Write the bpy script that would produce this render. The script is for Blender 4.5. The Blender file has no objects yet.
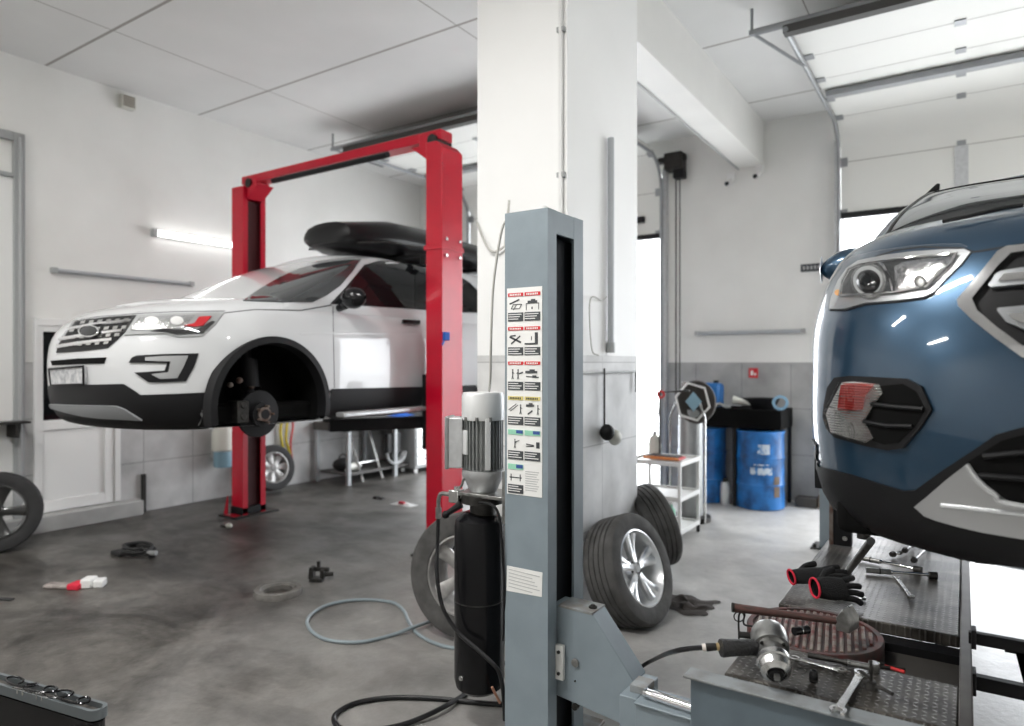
import bpy, bmesh, math, random
from mathutils import Vector, Matrix, geometry
from mathutils.bvhtree import BVHTree
random.seed(7)
C = bpy.context.scene.collection
PI = math.pi
# ------------------------------------------------------------------ camera constants
F = 683.0; CH = 1.65; YAW = math.radians(33.55)
FW = Vector((-math.sin(YAW), math.cos(YAW), 0)); RT = Vector((math.cos(YAW), math.sin(YAW), 0)); UP = Vector((0, 0, 1))
CAM = Vector((0, 0, CH))
def ray(u, v): return FW + RT*((u-512)/F) + UP*((363-v)/F)
def at(u, v, x=None, y=None, z=None, t=None):
    d = ray(u, v)
    if x is not None: t = x/d.x
    elif y is not None: t = y/d.y
    elif z is not None: t = (z-CH)/d.z
    return CAM + d*t
def pix(p):
    q = Vector(p)-CAM; z = q.dot(FW)
    return (512+F*q.dot(RT)/z, 363-F*q.z/z)
# ------------------------------------------------------------------ materials
def new_mat(name):
    m = bpy.data.materials.new(name); m.use_nodes = True
    nt = m.node_tree; b = nt.nodes.get('Principled BSDF')
    return m, nt, b
def mat(name, col, rough=.5, metal=0, coat=0, var=0, vscale=8, bump=0, bscale=60, emit=None, estr=0, spec=.5, col2=None, rvar=0, coords='Object', stretch=None, lo=.35, hi=.65, detail=5):
    m, nt, b = new_mat(name)
    b.inputs['Base Color'].default_value = (*col, 1); b.inputs['Roughness'].default_value = rough
    b.inputs['Metallic'].default_value = metal; b.inputs['Coat Weight'].default_value = coat
    b.inputs['Coat Roughness'].default_value = .04; b.inputs['Specular IOR Level'].default_value = spec
    if emit: b.inputs['Emission Color'].default_value = (*emit, 1); b.inputs['Emission Strength'].default_value = estr
    if var or bump or rvar or col2:
        tc = nt.nodes.new('ShaderNodeTexCoord'); src = tc.outputs[coords]
        if stretch:
            mp = nt.nodes.new('ShaderNodeMapping'); mp.inputs['Scale'].default_value = stretch
            nt.links.new(src, mp.inputs[0]); src = mp.outputs[0]
        n = nt.nodes.new('ShaderNodeTexNoise'); n.inputs['Scale'].default_value = vscale; n.inputs['Detail'].default_value = detail
        nt.links.new(src, n.inputs['Vector'])
        if var or col2:
            r = nt.nodes.new('ShaderNodeValToRGB'); r.color_ramp.elements[0].position = lo; r.color_ramp.elements[1].position = hi
            c2 = col2 or tuple(max(0, c*(1-var)) for c in col)
            r.color_ramp.elements[0].color = (*c2, 1); r.color_ramp.elements[1].color = (*col, 1)
            nt.links.new(n.outputs[0], r.inputs[0]); nt.links.new(r.outputs[0], b.inputs['Base Color'])
        if rvar:
            mr = nt.nodes.new('ShaderNodeMapRange'); mr.inputs[3].default_value = max(0, rough-rvar); mr.inputs[4].default_value = rough+rvar
            nt.links.new(n.outputs[0], mr.inputs[0]); nt.links.new(mr.outputs[0], b.inputs['Roughness'])
        if bump:
            n2 = nt.nodes.new('ShaderNodeTexNoise'); n2.inputs['Scale'].default_value = bscale; n2.inputs['Detail'].default_value = 4
            nt.links.new(src, n2.inputs['Vector'])
            bp = nt.nodes.new('ShaderNodeBump'); bp.inputs['Strength'].default_value = bump; bp.inputs['Distance'].default_value = .01
            nt.links.new(n2.outputs[0], bp.inputs['Height']); nt.links.new(bp.outputs[0], b.inputs['Normal'])
    return m
def clear_mat(name, tint=(1, 1, 1), base=.04, rough=.02):
    """thin clear cover: transparent mixed with a fresnel reflection"""
    m = bpy.data.materials.new(name); m.use_nodes = True; nt = m.node_tree; nt.nodes.clear()
    o = nt.nodes.new('ShaderNodeOutputMaterial'); mx = nt.nodes.new('ShaderNodeMixShader'); t = nt.nodes.new('ShaderNodeBsdfTransparent')
    g = nt.nodes.new('ShaderNodeBsdfGlossy'); lw = nt.nodes.new('ShaderNodeFresnel'); lw.inputs[0].default_value = 1.45
    ad = nt.nodes.new('ShaderNodeMath'); ad.operation = 'ADD'; ad.inputs[1].default_value = base; ad.use_clamp = True
    t.inputs[0].default_value = (*tint, 1); g.inputs['Roughness'].default_value = rough
    nt.links.new(lw.outputs[0], ad.inputs[0]); nt.links.new(ad.outputs[0], mx.inputs[0])
    nt.links.new(t.outputs[0], mx.inputs[1]); nt.links.new(g.outputs[0], mx.inputs[2]); nt.links.new(mx.outputs[0], o.inputs[0])
    return m
M = {}
M['paint_white'] = mat('paint_white', (.58, .59, .60), .35, coat=1, spec=.5)
M['paint_blue'] = mat('paint_blue', (.018, .056, .104), .30, metal=.55, coat=1, var=.12, vscale=900)
M['black_plastic'] = mat('black_plastic', (.009, .009, .010), .5, spec=.22)
M['black_gloss'] = mat('black_gloss', (.006, .006, .007), .14, spec=.35)
M['black_matte'] = mat('black_matte', (.005, .005, .005), .9, spec=.1)
M['chrome'] = mat('chrome', (.78, .78, .79), .10, metal=1)
M['silver'] = mat('silver', (.50, .51, .52), .34, metal=.85)
M['alloy'] = mat('alloy', (.74, .75, .76), .30, metal=.7)
M['dark_metal'] = mat('dark_metal', (.05, .048, .045), .5, metal=.7, var=.4, vscale=30)
M['steel'] = mat('steel', (.34, .34, .33), .32, metal=.9, var=.35, vscale=40, rvar=.12)
M['steel_light'] = mat('steel_light', (.62, .62, .61), .25, metal=.95, var=.2, vscale=40)
M['rust_steel'] = mat('rust_steel', (.20, .17, .15), .6, metal=.5, col2=(.10, .05, .035), vscale=25)
M['rubber'] = mat('rubber', (.028, .028, .029), .75, var=.3, vscale=15, bump=.2)
M['rubber_dusty'] = mat('rubber_dusty', (.085, .083, .080), .85, var=.4, vscale=12, bump=.3)
M['lift_blue'] = mat('lift_blue', (.225, .272, .302), .42, var=.10, vscale=7, bump=.05, bscale=150, spec=.5)
M['lift_worn'] = mat('lift_worn', (.245, .265, .27), .5, col2=(.16, .13, .11), vscale=14, lo=.3, hi=.6)
M['lift_red'] = mat('lift_red', (.56, .003, .025), .30, spec=.4, coat=.12, var=.1, vscale=5)
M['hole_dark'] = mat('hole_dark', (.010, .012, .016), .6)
M['white_enamel'] = mat('white_enamel', (.72, .72, .70), .4, var=.08, vscale=10)
M['white_plastic'] = mat('white_plastic', (.78, .78, .77), .45)
M['grey_plastic'] = mat('grey_plastic', (.35, .36, .36), .5)
M['alu'] = mat('alu', (.58, .59, .60), .42, metal=.55, var=.15, vscale=25)
M['label_white'] = mat('label_white', (.80, .80, .78), .5)
M['label_red'] = mat('label_red', (.60, .02, .03), .5)
M['label_yellow'] = mat('label_yellow', (.68, .58, .20), .5)
M['label_green'] = mat('label_green', (.30, .62, .45), .5)
M['label_blue'] = mat('label_blue', (.04, .09, .30), .5)
M['ink'] = mat('ink', (.05, .055, .06), .6)
M['ink_soft'] = mat('ink_soft', (.45, .45, .45), .6)
M['red_cloth'] = mat('red_cloth', (.65, .02, .05), .8)
M['black_cloth'] = mat('black_cloth', (.012, .012, .013), .95, bump=.8, bscale=250)
M['blue_drum'] = mat('blue_drum', (.012, .13, .42), .4, var=.35, vscale=8)
M['blue_cloth'] = mat('blue_cloth', (.01, .10, .45), .7)
M['brown'] = mat('brown', (.16, .12, .09), .8, var=.3)
M['yellow'] = mat('yellow', (.62, .50, .06), .5)
M['red'] = mat('red', (.55, .02, .02), .5)
M['orange'] = mat('orange', (.6, .2, .05), .5)
M['milky'] = mat('milky', (.62, .62, .56), .4)
M['aqua'] = mat('aqua', (.22, .36, .44), .4)
M['hose_blue'] = mat('hose_blue', (.22, .265, .285), .35, spec=.6)
M['hose_black'] = mat('hose_black', (.008, .008, .009), .38, spec=.3)
M['wood_red'] = mat('wood_red', (.12, .05, .042), .6, col2=(.05, .035, .03), vscale=20, stretch=(1, 8, 8))
M['red_rim'] = mat('red_rim', (.085, .018, .015), .6, col2=(.035, .026, .022), vscale=22)
M['plate_worn'] = mat('plate_worn', (.20, .17, .145), .6, metal=.3, col2=(.13, .03, .025), vscale=14, lo=.4, hi=.55)
M['glass_dark'] = mat('glass_dark', (.006, .007, .008), .04, spec=.28)
M['glass_grey'] = mat('glass_grey', (.035, .038, .040), .03, spec=.9)
M['glass_clear'] = clear_mat('glass_clear')
M['glass_tint'] = clear_mat('glass_tint', (.35, .37, .38), .05)
M['red_lens'] = mat('red_lens', (.65, .02, .03), .15, coat=1)
M['amber'] = mat('amber', (.8, .35, .05), .2)
M['tube_lit'] = mat('tube_lit', (1, 1, 1), .4, emit=(1, 1, 1), estr=3.2)
M['tube_off'] = mat('tube_off', (.42, .44, .46), .45)
M['outside_white'] = mat('outside_white', (.85, .85, .84), .9)
M['tank_black'] = mat('tank_black', (.006, .006, .007), .22, spec=.25)
M['dusty_black'] = mat('dusty_black', (.05, .045, .04), .7)
M['cable_grey'] = mat('cable_grey', (.50, .49, .46), .6)
M['chair_grey'] = mat('chair_grey', (.16, .17, .18), .8)

# walls: white paint above, grey tiles up to 1.65 m
def wall_mat(name, tile_h=1.655, tile=.58, dark=(.30, .30, .30), light=(.42, .42, .415), horiz='X', up=((.72, .715, .69), (.80, .797, .775))):
    m, nt, b = new_mat(name); L = nt.links.new; N = nt.nodes.new
    tc = N('ShaderNodeTexCoord'); sp = N('ShaderNodeSeparateXYZ'); L(tc.outputs['Object'], sp.inputs[0])
    cmp = N('ShaderNodeMath'); cmp.operation = 'LESS_THAN'; cmp.inputs[1].default_value = tile_h; L(sp.outputs['Z'], cmp.inputs[0])
    cb = N('ShaderNodeCombineXYZ'); L(sp.outputs[horiz], cb.inputs[0]); L(sp.outputs['Z'], cb.inputs[1])
    br = N('ShaderNodeTexBrick'); br.inputs['Scale'].default_value = 1; br.inputs['Brick Width'].default_value = tile
    br.inputs['Row Height'].default_value = .5515; br.inputs['Mortar Size'].default_value = .004; br.offset = 0
    br.inputs['Color1'].default_value = (*light, 1); br.inputs['Color2'].default_value = (*[c*.9 for c in light], 1); br.inputs['Mortar'].default_value = (*[c*.75 for c in dark], 1)
    L(cb.outputs[0], br.inputs[0])
    n = N('ShaderNodeTexNoise'); n.inputs['Scale'].default_value = 3.5; n.inputs['Detail'].default_value = 8; L(tc.outputs['Object'], n.inputs['Vector'])
    r = N('ShaderNodeValToRGB'); r.color_ramp.elements[0].position = .3; r.color_ramp.elements[0].color = (.72, .72, .72, 1); r.color_ramp.elements[1].position = .7
    r.color_ramp.elements[1].color = (1.08, 1.08, 1.08, 1); L(n.outputs[0], r.inputs[0])
    mu = N('ShaderNodeMixRGB'); mu.blend_type = 'MULTIPLY'; mu.inputs[0].default_value = 1; L(br.outputs[0], mu.inputs[1]); L(r.outputs[0], mu.inputs[2])
    n2 = N('ShaderNodeTexNoise'); n2.inputs['Scale'].default_value = 1.2; n2.inputs['Detail'].default_value = 6; L(tc.outputs['Object'], n2.inputs['Vector'])
    r2 = N('ShaderNodeValToRGB'); r2.color_ramp.elements[0].position = .3; r2.color_ramp.elements[0].color = (*up[0], 1); r2.color_ramp.elements[1].position = .7
    r2.color_ramp.elements[1].color = (*up[1], 1); L(n2.outputs[0], r2.inputs[0])
    mx = N('ShaderNodeMixRGB'); L(cmp.outputs[0], mx.inputs[0]); L(r2.outputs[0], mx.inputs[1]); L(mu.outputs[0], mx.inputs[2])
    L(mx.outputs[0], b.inputs['Base Color']); b.inputs['Roughness'].default_value = .6
    return m
M['wall_y'] = wall_mat('wall_y', horiz='X'); M['wall_x'] = wall_mat('wall_x', horiz='Y', light=(.60, .60, .595))
M['pillar'] = wall_mat('pillar', light=(.76, .76, .755), dark=(.62, .62, .62), tile_h=1.70, tile=.6, horiz='Y', up=((.88, .88, .87), (.93, .93, .92)))
M['wall_plain'] = mat('wall_plain', (.78, .775, .75), .6, var=.06, vscale=1.5)
M['curb'] = mat('curb', (.42, .42, .41), .8, var=.15, vscale=6)
def ceiling_mat():
    m, nt, b = new_mat('ceiling_panels'); L = nt.links.new; N = nt.nodes.new
    tc = N('ShaderNodeTexCoord'); sp = N('ShaderNodeSeparateXYZ'); L(tc.outputs['Object'], sp.inputs[0])
    n = N('ShaderNodeTexNoise'); n.inputs['Scale'].default_value = .8; n.inputs['Detail'].default_value = 7; L(tc.outputs['Object'], n.inputs['Vector'])
    r = N('ShaderNodeValToRGB'); r.color_ramp.elements[0].position = .3; r.color_ramp.elements[0].color = (.66, .66, .65, 1); r.color_ramp.elements[1].position = .7
    r.color_ramp.elements[1].color = (.74, .74, .73, 1); L(n.outputs[0], r.inputs[0])
    def seams(axis, first, step, w):
        a = N('ShaderNodeMath'); a.operation = 'SUBTRACT'; a.inputs[1].default_value = first; L(sp.outputs[axis], a.inputs[0])
        p = N('ShaderNodeMath'); p.operation = 'PINGPONG'; p.inputs[1].default_value = step/2; L(a.outputs[0], p.inputs[0])
        l = N('ShaderNodeMath'); l.operation = 'LESS_THAN'; l.inputs[1].default_value = w; L(p.outputs[0], l.inputs[0]); return l
    s1 = seams('Y', 3.09, 1.62, .014); s2 = seams('X', -6.30, 2.6, .006)
    mx = N('ShaderNodeMath'); mx.operation = 'MAXIMUM'; L(s1.outputs[0], mx.inputs[0]); L(s2.outputs[0], mx.inputs[1])
    mm = N('ShaderNodeMath'); mm.operation = 'MULTIPLY'; mm.inputs[1].default_value = .8; L(mx.outputs[0], mm.inputs[0])
    c = N('ShaderNodeMixRGB'); L(mm.outputs[0], c.inputs[0]); L(r.outputs[0], c.inputs[1]); c.inputs[2].default_value = (.22, .20, .18, 1)
    L(c.outputs[0], b.inputs['Base Color']); b.inputs['Roughness'].default_value = .8
    return m
M['ceiling'] = ceiling_mat()
def floor_mat():
    m, nt, b = new_mat('floor_concrete'); L = nt.links.new; N = nt.nodes.new
    tc = N('ShaderNodeTexCoord')
    def noise(s, det, rough=.6, dist=0, st=None):
        n = N('ShaderNodeTexNoise'); n.inputs['Scale'].default_value = s; n.inputs['Detail'].default_value = det; n.inputs['Roughness'].default_value = rough
        n.inputs['Distortion'].default_value = dist
        if st:
            mp = N('ShaderNodeMapping'); mp.inputs['Scale'].default_value = st; mp.inputs['Rotation'].default_value = (0, 0, .5); L(tc.outputs['Object'], mp.inputs[0]); L(mp.outputs[0], n.inputs['Vector'])
        else: L(tc.outputs['Object'], n.inputs['Vector'])
        return n
    def ramp(n, p0, c0, p1, c1):
        r = N('ShaderNodeValToRGB'); e = r.color_ramp.elements; e[0].position = p0; e[0].color = (*c0, 1); e[1].position = p1; e[1].color = (*c1, 1); L(n.outputs[0], r.inputs[0]); return r
    big = ramp(noise(.9, 9, .65, 1.0, (1, 1.8, 1)), .38, (.026, .023, .020), .62, (.125, .118, .107))
    fine = ramp(noise(9, 10, .7, .5), .3, (.62, .61, .60), .7, (1.2, 1.2, 1.2))
    spots = ramp(noise(3.2, 6, .55, .6), .30, (.35, .34, .33), .40, (1, 1, 1))
    m1 = N('ShaderNodeMixRGB'); m1.blend_type = 'MULTIPLY'; m1.inputs[0].default_value = 1; L(big.outputs[0], m1.inputs[1]); L(fine.outputs[0], m1.inputs[2])
    m2 = N('ShaderNodeMixRGB'); m2.blend_type = 'MULTIPLY'; m2.inputs[0].default_value = .8; L(m1.outputs[0], m2.inputs[1]); L(spots.outputs[0], m2.inputs[2])
    # paler concrete towards the bay door on the right, daylight painted into the colour
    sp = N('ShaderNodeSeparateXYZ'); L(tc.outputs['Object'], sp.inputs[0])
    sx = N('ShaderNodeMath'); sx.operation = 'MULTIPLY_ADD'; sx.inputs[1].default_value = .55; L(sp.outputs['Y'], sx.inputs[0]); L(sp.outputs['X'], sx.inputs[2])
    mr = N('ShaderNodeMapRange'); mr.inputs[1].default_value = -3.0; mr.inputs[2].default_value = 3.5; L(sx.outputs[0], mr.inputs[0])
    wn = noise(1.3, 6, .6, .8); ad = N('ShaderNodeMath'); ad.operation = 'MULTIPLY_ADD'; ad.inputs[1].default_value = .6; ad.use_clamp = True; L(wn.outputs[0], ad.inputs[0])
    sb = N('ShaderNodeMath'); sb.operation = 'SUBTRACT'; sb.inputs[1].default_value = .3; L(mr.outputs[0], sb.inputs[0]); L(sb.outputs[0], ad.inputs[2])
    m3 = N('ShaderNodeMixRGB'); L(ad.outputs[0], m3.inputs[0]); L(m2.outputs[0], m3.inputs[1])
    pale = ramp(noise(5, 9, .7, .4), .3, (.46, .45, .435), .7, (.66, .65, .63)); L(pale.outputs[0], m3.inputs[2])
    L(m3.outputs[0], b.inputs['Base Color'])
    rr = N('ShaderNodeMapRange'); rr.inputs[3].default_value = .22; rr.inputs[4].default_value = .62; L(noise(2.5, 6).outputs[0], rr.inputs[0]); L(rr.outputs[0], b.inputs['Roughness'])
    bp = N('ShaderNodeBump'); bp.inputs['Strength'].default_value = .25; bp.inputs['Distance'].default_value = .01; L(noise(30, 6).outputs[0], bp.inputs['Height']); L(bp.outputs[0], b.inputs['Normal'])
    return m
M['floor'] = floor_mat()
def tread_plate_mat():
    """raised lozenges in alternating directions, dirty steel"""
    m, nt, b = new_mat('tread_plate'); L = nt.links.new; N = nt.nodes.new
    tc = N('ShaderNodeTexCoord')
    outs = []
    for k, (rot, off) in enumerate(((math.radians(45), (0, 0, 0)), (math.radians(-45), (.0, .0, 0)))):
        mp = N('ShaderNodeMapping'); mp.inputs['Rotation'].default_value = (0, 0, rot); L(tc.outputs['Object'], mp.inputs[0])
        sp = N('ShaderNodeSeparateXYZ'); L(mp.outputs[0], sp.inputs[0])
        P = .034
        def cell(o, shift, size):
            a = N('ShaderNodeMath'); a.operation = 'MULTIPLY_ADD'; a.inputs[1].default_value = 1/P; a.inputs[2].default_value = shift; L(o, a.inputs[0])
            f = N('ShaderNodeMath'); f.operation = 'FRACT'; L(a.outputs[0], f.inputs[0])
            s = N('ShaderNodeMath'); s.operation = 'SUBTRACT'; s.inputs[1].default_value = .5; L(f.outputs[0], s.inputs[0])
            d = N('ShaderNodeMath'); d.operation = 'DIVIDE'; d.inputs[1].default_value = size; L(s.outputs[0], d.inputs[0])
            q = N('ShaderNodeMath'); q.operation = 'MULTIPLY'; L(d.outputs[0], q.inputs[0]); L(d.outputs[0], q.inputs[1]); return q
        qx = cell(sp.outputs['X'], 0 if k == 0 else .5, .27); qy = cell(sp.outputs['Y'], 0 if k == 0 else .5, .11)
        s = N('ShaderNodeMath'); s.operation = 'ADD'; L(qx.outputs[0], s.inputs[0]); L(qy.outputs[0], s.inputs[1])
        o = N('ShaderNodeMath'); o.operation = 'SUBTRACT'; o.inputs[0].default_value = 1; o.use_clamp = True; L(s.outputs[0], o.inputs[1]); outs.append(o)
    mx = N('ShaderNodeMath'); mx.operation = 'MAXIMUM'; L(outs[0].outputs[0], mx.inputs[0]); L(outs[1].outputs[0], mx.inputs[1])
    bp = N('ShaderNodeBump'); bp.inputs['Strength'].default_value = 1; bp.inputs['Distance'].default_value = .004; L(mx.outputs[0], bp.inputs['Height'])
    L(bp.outputs[0], b.inputs['Normal'])
    n = N('ShaderNodeTexNoise'); n.inputs['Scale'].default_value = 5; n.inputs['Detail'].default_value = 8; L(tc.outputs['Object'], n.inputs['Vector'])
    r = N('ShaderNodeValToRGB'); e = r.color_ramp.elements; e[0].position = .40; e[0].color = (.018, .015, .012, 1); e[1].position = .64; e[1].color = (.13, .118, .102, 1); L(n.outputs[0], r.inputs[0])
    c = N('ShaderNodeMixRGB'); L(mx.outputs[0], c.inputs[0]); L(r.outputs[0], c.inputs[1]); c.inputs[2].default_value = (.24, .23, .21, 1)
    mm = N('ShaderNodeMath'); mm.operation = 'MULTIPLY'; mm.inputs[1].default_value = .45; L(mx.outputs[0], mm.inputs[0]); L(mm.outputs[0], c.inputs[0])
    L(c.outputs[0], b.inputs['Base Color']); b.inputs['Metallic'].default_value = .5; b.inputs['Roughness'].default_value = .42
    return m
M['tread_plate'] = tread_plate_mat()
def drum_mat():
    m, nt, b = new_mat('blue_drum_marked'); L = nt.links.new; N = nt.nodes.new
    tc = N('ShaderNodeTexCoord'); n = N('ShaderNodeTexNoise'); n.inputs['Scale'].default_value = 6; n.inputs['Detail'].default_value = 6
    L(tc.outputs['Object'], n.inputs['Vector']); r = N('ShaderNodeValToRGB'); e = r.color_ramp.elements
    e[0].position = .30; e[0].color = (.006, .045, .14, 1); e[1].position = .60; e[1].color = (.015, .17, .50, 1)
    L(n.outputs[0], r.inputs[0]); L(r.outputs[0], b.inputs['Base Color']); b.inputs['Roughness'].default_value = .4
    return m
M['drum'] = drum_mat()

# ------------------------------------------------------------------ mesh builder
class MB:
    def __init__(s): s.bm = bmesh.new(); s.mats = []; s.mi = 0
    def use(s, m):
        if m not in s.mats: s.mats.append(m)
        s.mi = s.mats.index(m); return s
    def face(s, vs):
        try: f = s.bm.faces.new(vs); f.material_index = s.mi; f.smooth = True; return f
        except ValueError: return None
    def v(s, p): return s.bm.verts.new(p)
    def box(s, x0, x1, y0, y1, z0, z1, mtx=None):
        P = [Vector((x, y, z)) for x in (x0, x1) for y in (y0, y1) for z in (z0, z1)]
        if mtx: P = [mtx @ p for p in P]
        V = [s.v(p) for p in P]
        for q in ((0, 1, 3, 2), (4, 6, 7, 5), (0, 4, 5, 1), (2, 3, 7, 6), (0, 2, 6, 4), (1, 5, 7, 3)): s.face([V[i] for i in q])
        return s
    def grid(s, rows, close_u=False, close_v=False):
        V = [[s.v(p) for p in r] for r in rows]; n = len(V); m = len(V[0])
        for i in range(n if close_u else n-1):
            for j in range(m if close_v else m-1):
                s.face([V[i][j], V[(i+1) % n][j], V[(i+1) % n][(j+1) % m], V[i][(j+1) % m]])
        return V
    def prism(s, pts, vec):
        """closed polygon of 3-d points, extruded by vec"""
        vec = Vector(vec); A = [s.v(p) for p in pts]; B = [s.v(Vector(p)+vec) for p in pts]; n = len(A)
        s.face(A[::-1]); s.face(B)
        for i in range(n): s.face([A[i], A[(i+1) % n], B[(i+1) % n], B[i]])
        return s
    def tube(s, path, r, seg=10, cap=True, radii=None):
        path = [Vector(p) for p in path]; n = len(path); rows = []; prev = None
        for i, p in enumerate(path):
            t = (path[min(i+1, n-1)]-path[max(i-1, 0)]).normalized()
            if prev is None:
                a = Vector((0, 0, 1)) if abs(t.z) < .9 else Vector((1, 0, 0)); u = t.cross(a).normalized()
            else:
                u = (prev-t*prev.dot(t)).normalized()
            prev = u; w = t.cross(u); rr = radii[i] if radii else r
            rows.append([p+(u*math.cos(2*PI*k/seg)+w*math.sin(2*PI*k/seg))*rr for k in range(seg)])
        V = s.grid(rows, close_v=True)
        if cap: s.face(V[0][::-1]); s.face(V[-1])
        return s
    def lathe(s, prof, origin=(0, 0, 0), axis=(0, 0, 1), seg=32, close=False, a0=0, a1=2*PI):
        """prof: list of (radius, height along axis)"""
        o = Vector(origin); ax = Vector(axis).normalized(); a = Vector((0, 0, 1)) if abs(ax.z) < .9 else Vector((1, 0, 0))
        u = ax.cross(a).normalized(); w = ax.cross(u); full = abs(a1-a0-2*PI) < 1e-6; cnt = seg if full else seg+1
        rows = [[o+ax*h+(u*math.cos(a0+(a1-a0)*k/seg)+w*math.sin(a0+(a1-a0)*k/seg))*max(r, 1e-4) for r, h in prof] for k in range(cnt)]
        s.grid(rows, close_u=full, close_v=close); return s
    def ball(s, c, r, sc=(1, 1, 1), seg=14):
        c = Vector(c); rows = []
        for i in range(seg+1):
            th = PI*i/seg
            rows.append([c+Vector((math.sin(max(th, .01) if th < PI-.01 else PI-.01)*math.cos(2*PI*k/seg)*r*sc[0], math.sin(max(th, .01) if th < PI-.01 else PI-.01)*math.sin(2*PI*k/seg)*r*sc[1], math.cos(th)*r*sc[2])) for k in range(seg)])
        s.grid(rows, close_v=True); return s
    def build(s, name, m=None, parent=None, bevel=0, sharp=35, loc=None):
        if m is not None and not s.mats: s.mats = [m]
        bmesh.ops.remove_doubles(s.bm, verts=s.bm.verts, dist=1e-5)
        bmesh.ops.recalc_face_normals(s.bm, faces=s.bm.faces)
        me = bpy.data.meshes.new(name)
        if loc is not None: bmesh.ops.translate(s.bm, verts=s.bm.verts, vec=-Vector(loc))
        s.bm.to_mesh(me); s.bm.free()
        for k in s.mats: me.materials.append(k)
        try: me.set_sharp_from_angle(angle=math.radians(sharp))
        except Exception: pass
        o = bpy.data.objects.new(name, me); C.objects.link(o)
        if loc is not None: o.location = loc
        if parent:
            o.parent = parent
        if bevel:
            b = o.modifiers.new('bevel', 'BEVEL'); b.width = bevel; b.segments = 2; b.limit_method = 'ANGLE'; b.angle_limit = math.radians(40)
            b.harden_normals = False
        return o
def tag(o, label, cat=None, group=None, kind=None):
    if label: o['label'] = label
    if cat: o['category'] = cat
    if group: o['group'] = group
    if kind: o['kind'] = kind
    return o
def thing(name, label, cat, loc=(0, 0, 0), rot=(0, 0, 0), group=None):
    o = bpy.data.objects.new(name, None); C.objects.link(o); o.location = loc; o.rotation_euler = rot; o.empty_display_size = .1
    return tag(o, label, cat, group)
def struct(o): o['kind'] = 'structure'; return o
def bez(pts, n=8):
    """Catmull-Rom through points"""
    P = [Vector(p) for p in pts]; P = [P[0]*2-P[1]]+P+[P[-1]*2-P[-2]]; out = []
    for i in range(1, len(P)-2):
        for k in range(n):
            t = k/n; a, b, c, d = P[i-1:i+3]
            out.append(.5*((2*b)+(c-a)*t+(2*a-5*b+4*c-d)*t*t+(3*b-a-3*c+d)*t**3))
    out.append(P[-2]); return out
def frame_of(origin, xdir, zdir=(0, 0, 1)):
    x = Vector(xdir).normalized(); z = Vector(zdir); y = z.cross(x).normalized(); z = x.cross(y)
    return Matrix.Translation(origin) @ Matrix((x, y, z)).transposed().to_4x4()
def copy_tree(o, loc=None, rot=None):
    r = o.copy(); C.objects.link(r)
    if loc is not None: r.location = loc
    if rot is not None: r.rotation_euler = rot
    for ch in list(o.children):
        c = ch.copy(); C.objects.link(c); c.parent = r
        for g in list(ch.children):
            d = g.copy(); C.objects.link(d); d.parent = c
    return r
M['hl_inner'] = mat('hl_inner', (.10, .105, .11), .25, metal=.8)
M['chrome_soft'] = mat('chrome_soft', (.80, .80, .80), .2, metal=1, bump=.35, bscale=60)
def ribbed(name, col, metal, rough):
    m, nt, b = new_mat(name); L = nt.links.new; N = nt.nodes.new
    b.inputs['Base Color'].default_value = (*col, 1); b.inputs['Metallic'].default_value = metal; b.inputs['Roughness'].default_value = rough
    tc = N('ShaderNodeTexCoord'); w = N('ShaderNodeTexWave'); w.bands_direction = 'Z'; w.inputs['Scale'].default_value = 40; w.inputs['Distortion'].default_value = .3
    L(tc.outputs['Object'], w.inputs['Vector']); bp = N('ShaderNodeBump'); bp.inputs['Strength'].default_value = .9; bp.inputs['Distance'].default_value = .006
    L(w.outputs[0], bp.inputs['Height']); L(bp.outputs[0], b.inputs['Normal']); return m
M['fog_reflector'] = ribbed('fog_reflector', (.75, .74, .72), .85, .22)
M['fog_red'] = ribbed('fog_red', (.70, .06, .05), .3, .25)
M['plate_grey'] = mat('plate_grey', (.62, .62, .62), .5, col2=(.30, .31, .33), vscale=25)
M['box_black'] = mat('box_black', (.006, .006, .007), .3, spec=.3)
M['motor_grey'] = mat('motor_grey', (.30, .31, .31), .4, metal=.5, var=.2, vscale=20)
M['alu_light'] = mat('alu_light', (.70, .71, .71), .38, metal=.35)
M['copper'] = mat('copper', (.45, .22, .14), .5)
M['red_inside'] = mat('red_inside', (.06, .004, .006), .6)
M['lift_worn_dark'] = mat('lift_worn_dark', (.07, .06, .052), .45, metal=.5, col2=(.05, .04, .035), vscale=9)
M['lift_worn2'] = mat('lift_worn2', (.23, .25, .26), .5, col2=(.13, .125, .12), vscale=12, lo=.25, hi=.55)
M['alloy_dull'] = mat('alloy_dull', (.42, .41, .40), .4, metal=.6, var=.3, vscale=20)
M['dark_matte_metal'] = mat('dark_matte_metal', (.06, .058, .055), .7)
M['steel_dull'] = mat('steel_dull', (.16, .152, .14), .7, metal=.0, var=.3, vscale=20)
M['packet_grey'] = mat('packet_grey', (.35, .31, .29), .7, var=.4, vscale=30)
M['black_cloth_brown'] = mat('black_cloth_brown', (.035, .028, .024), .9, bump=.6, bscale=120)
M['bar_grey'] = mat('bar_grey', (.30, .31, .32), .35, metal=.8)
M['lift_blue_shaded'] = mat('lift_blue_shaded', (.115, .150, .175), .5, var=.25, vscale=6)  # darker copy of the lift paint, shade of the cross beam in its colour
M['rim_grey'] = mat('rim_grey', (.15, .17, .18), .35, metal=.4)
M['drainer_grey'] = mat('drainer_grey', (.33, .34, .34), .4, metal=.4, var=.2, vscale=6)
M['drum_mark'] = mat('drum_mark', (.55, .62, .70), .5, col2=(.04, .20, .48), vscale=22, lo=.40, hi=.50)
M['blue_plastic'] = mat('blue_plastic', (.01, .14, .42), .4)
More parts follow.
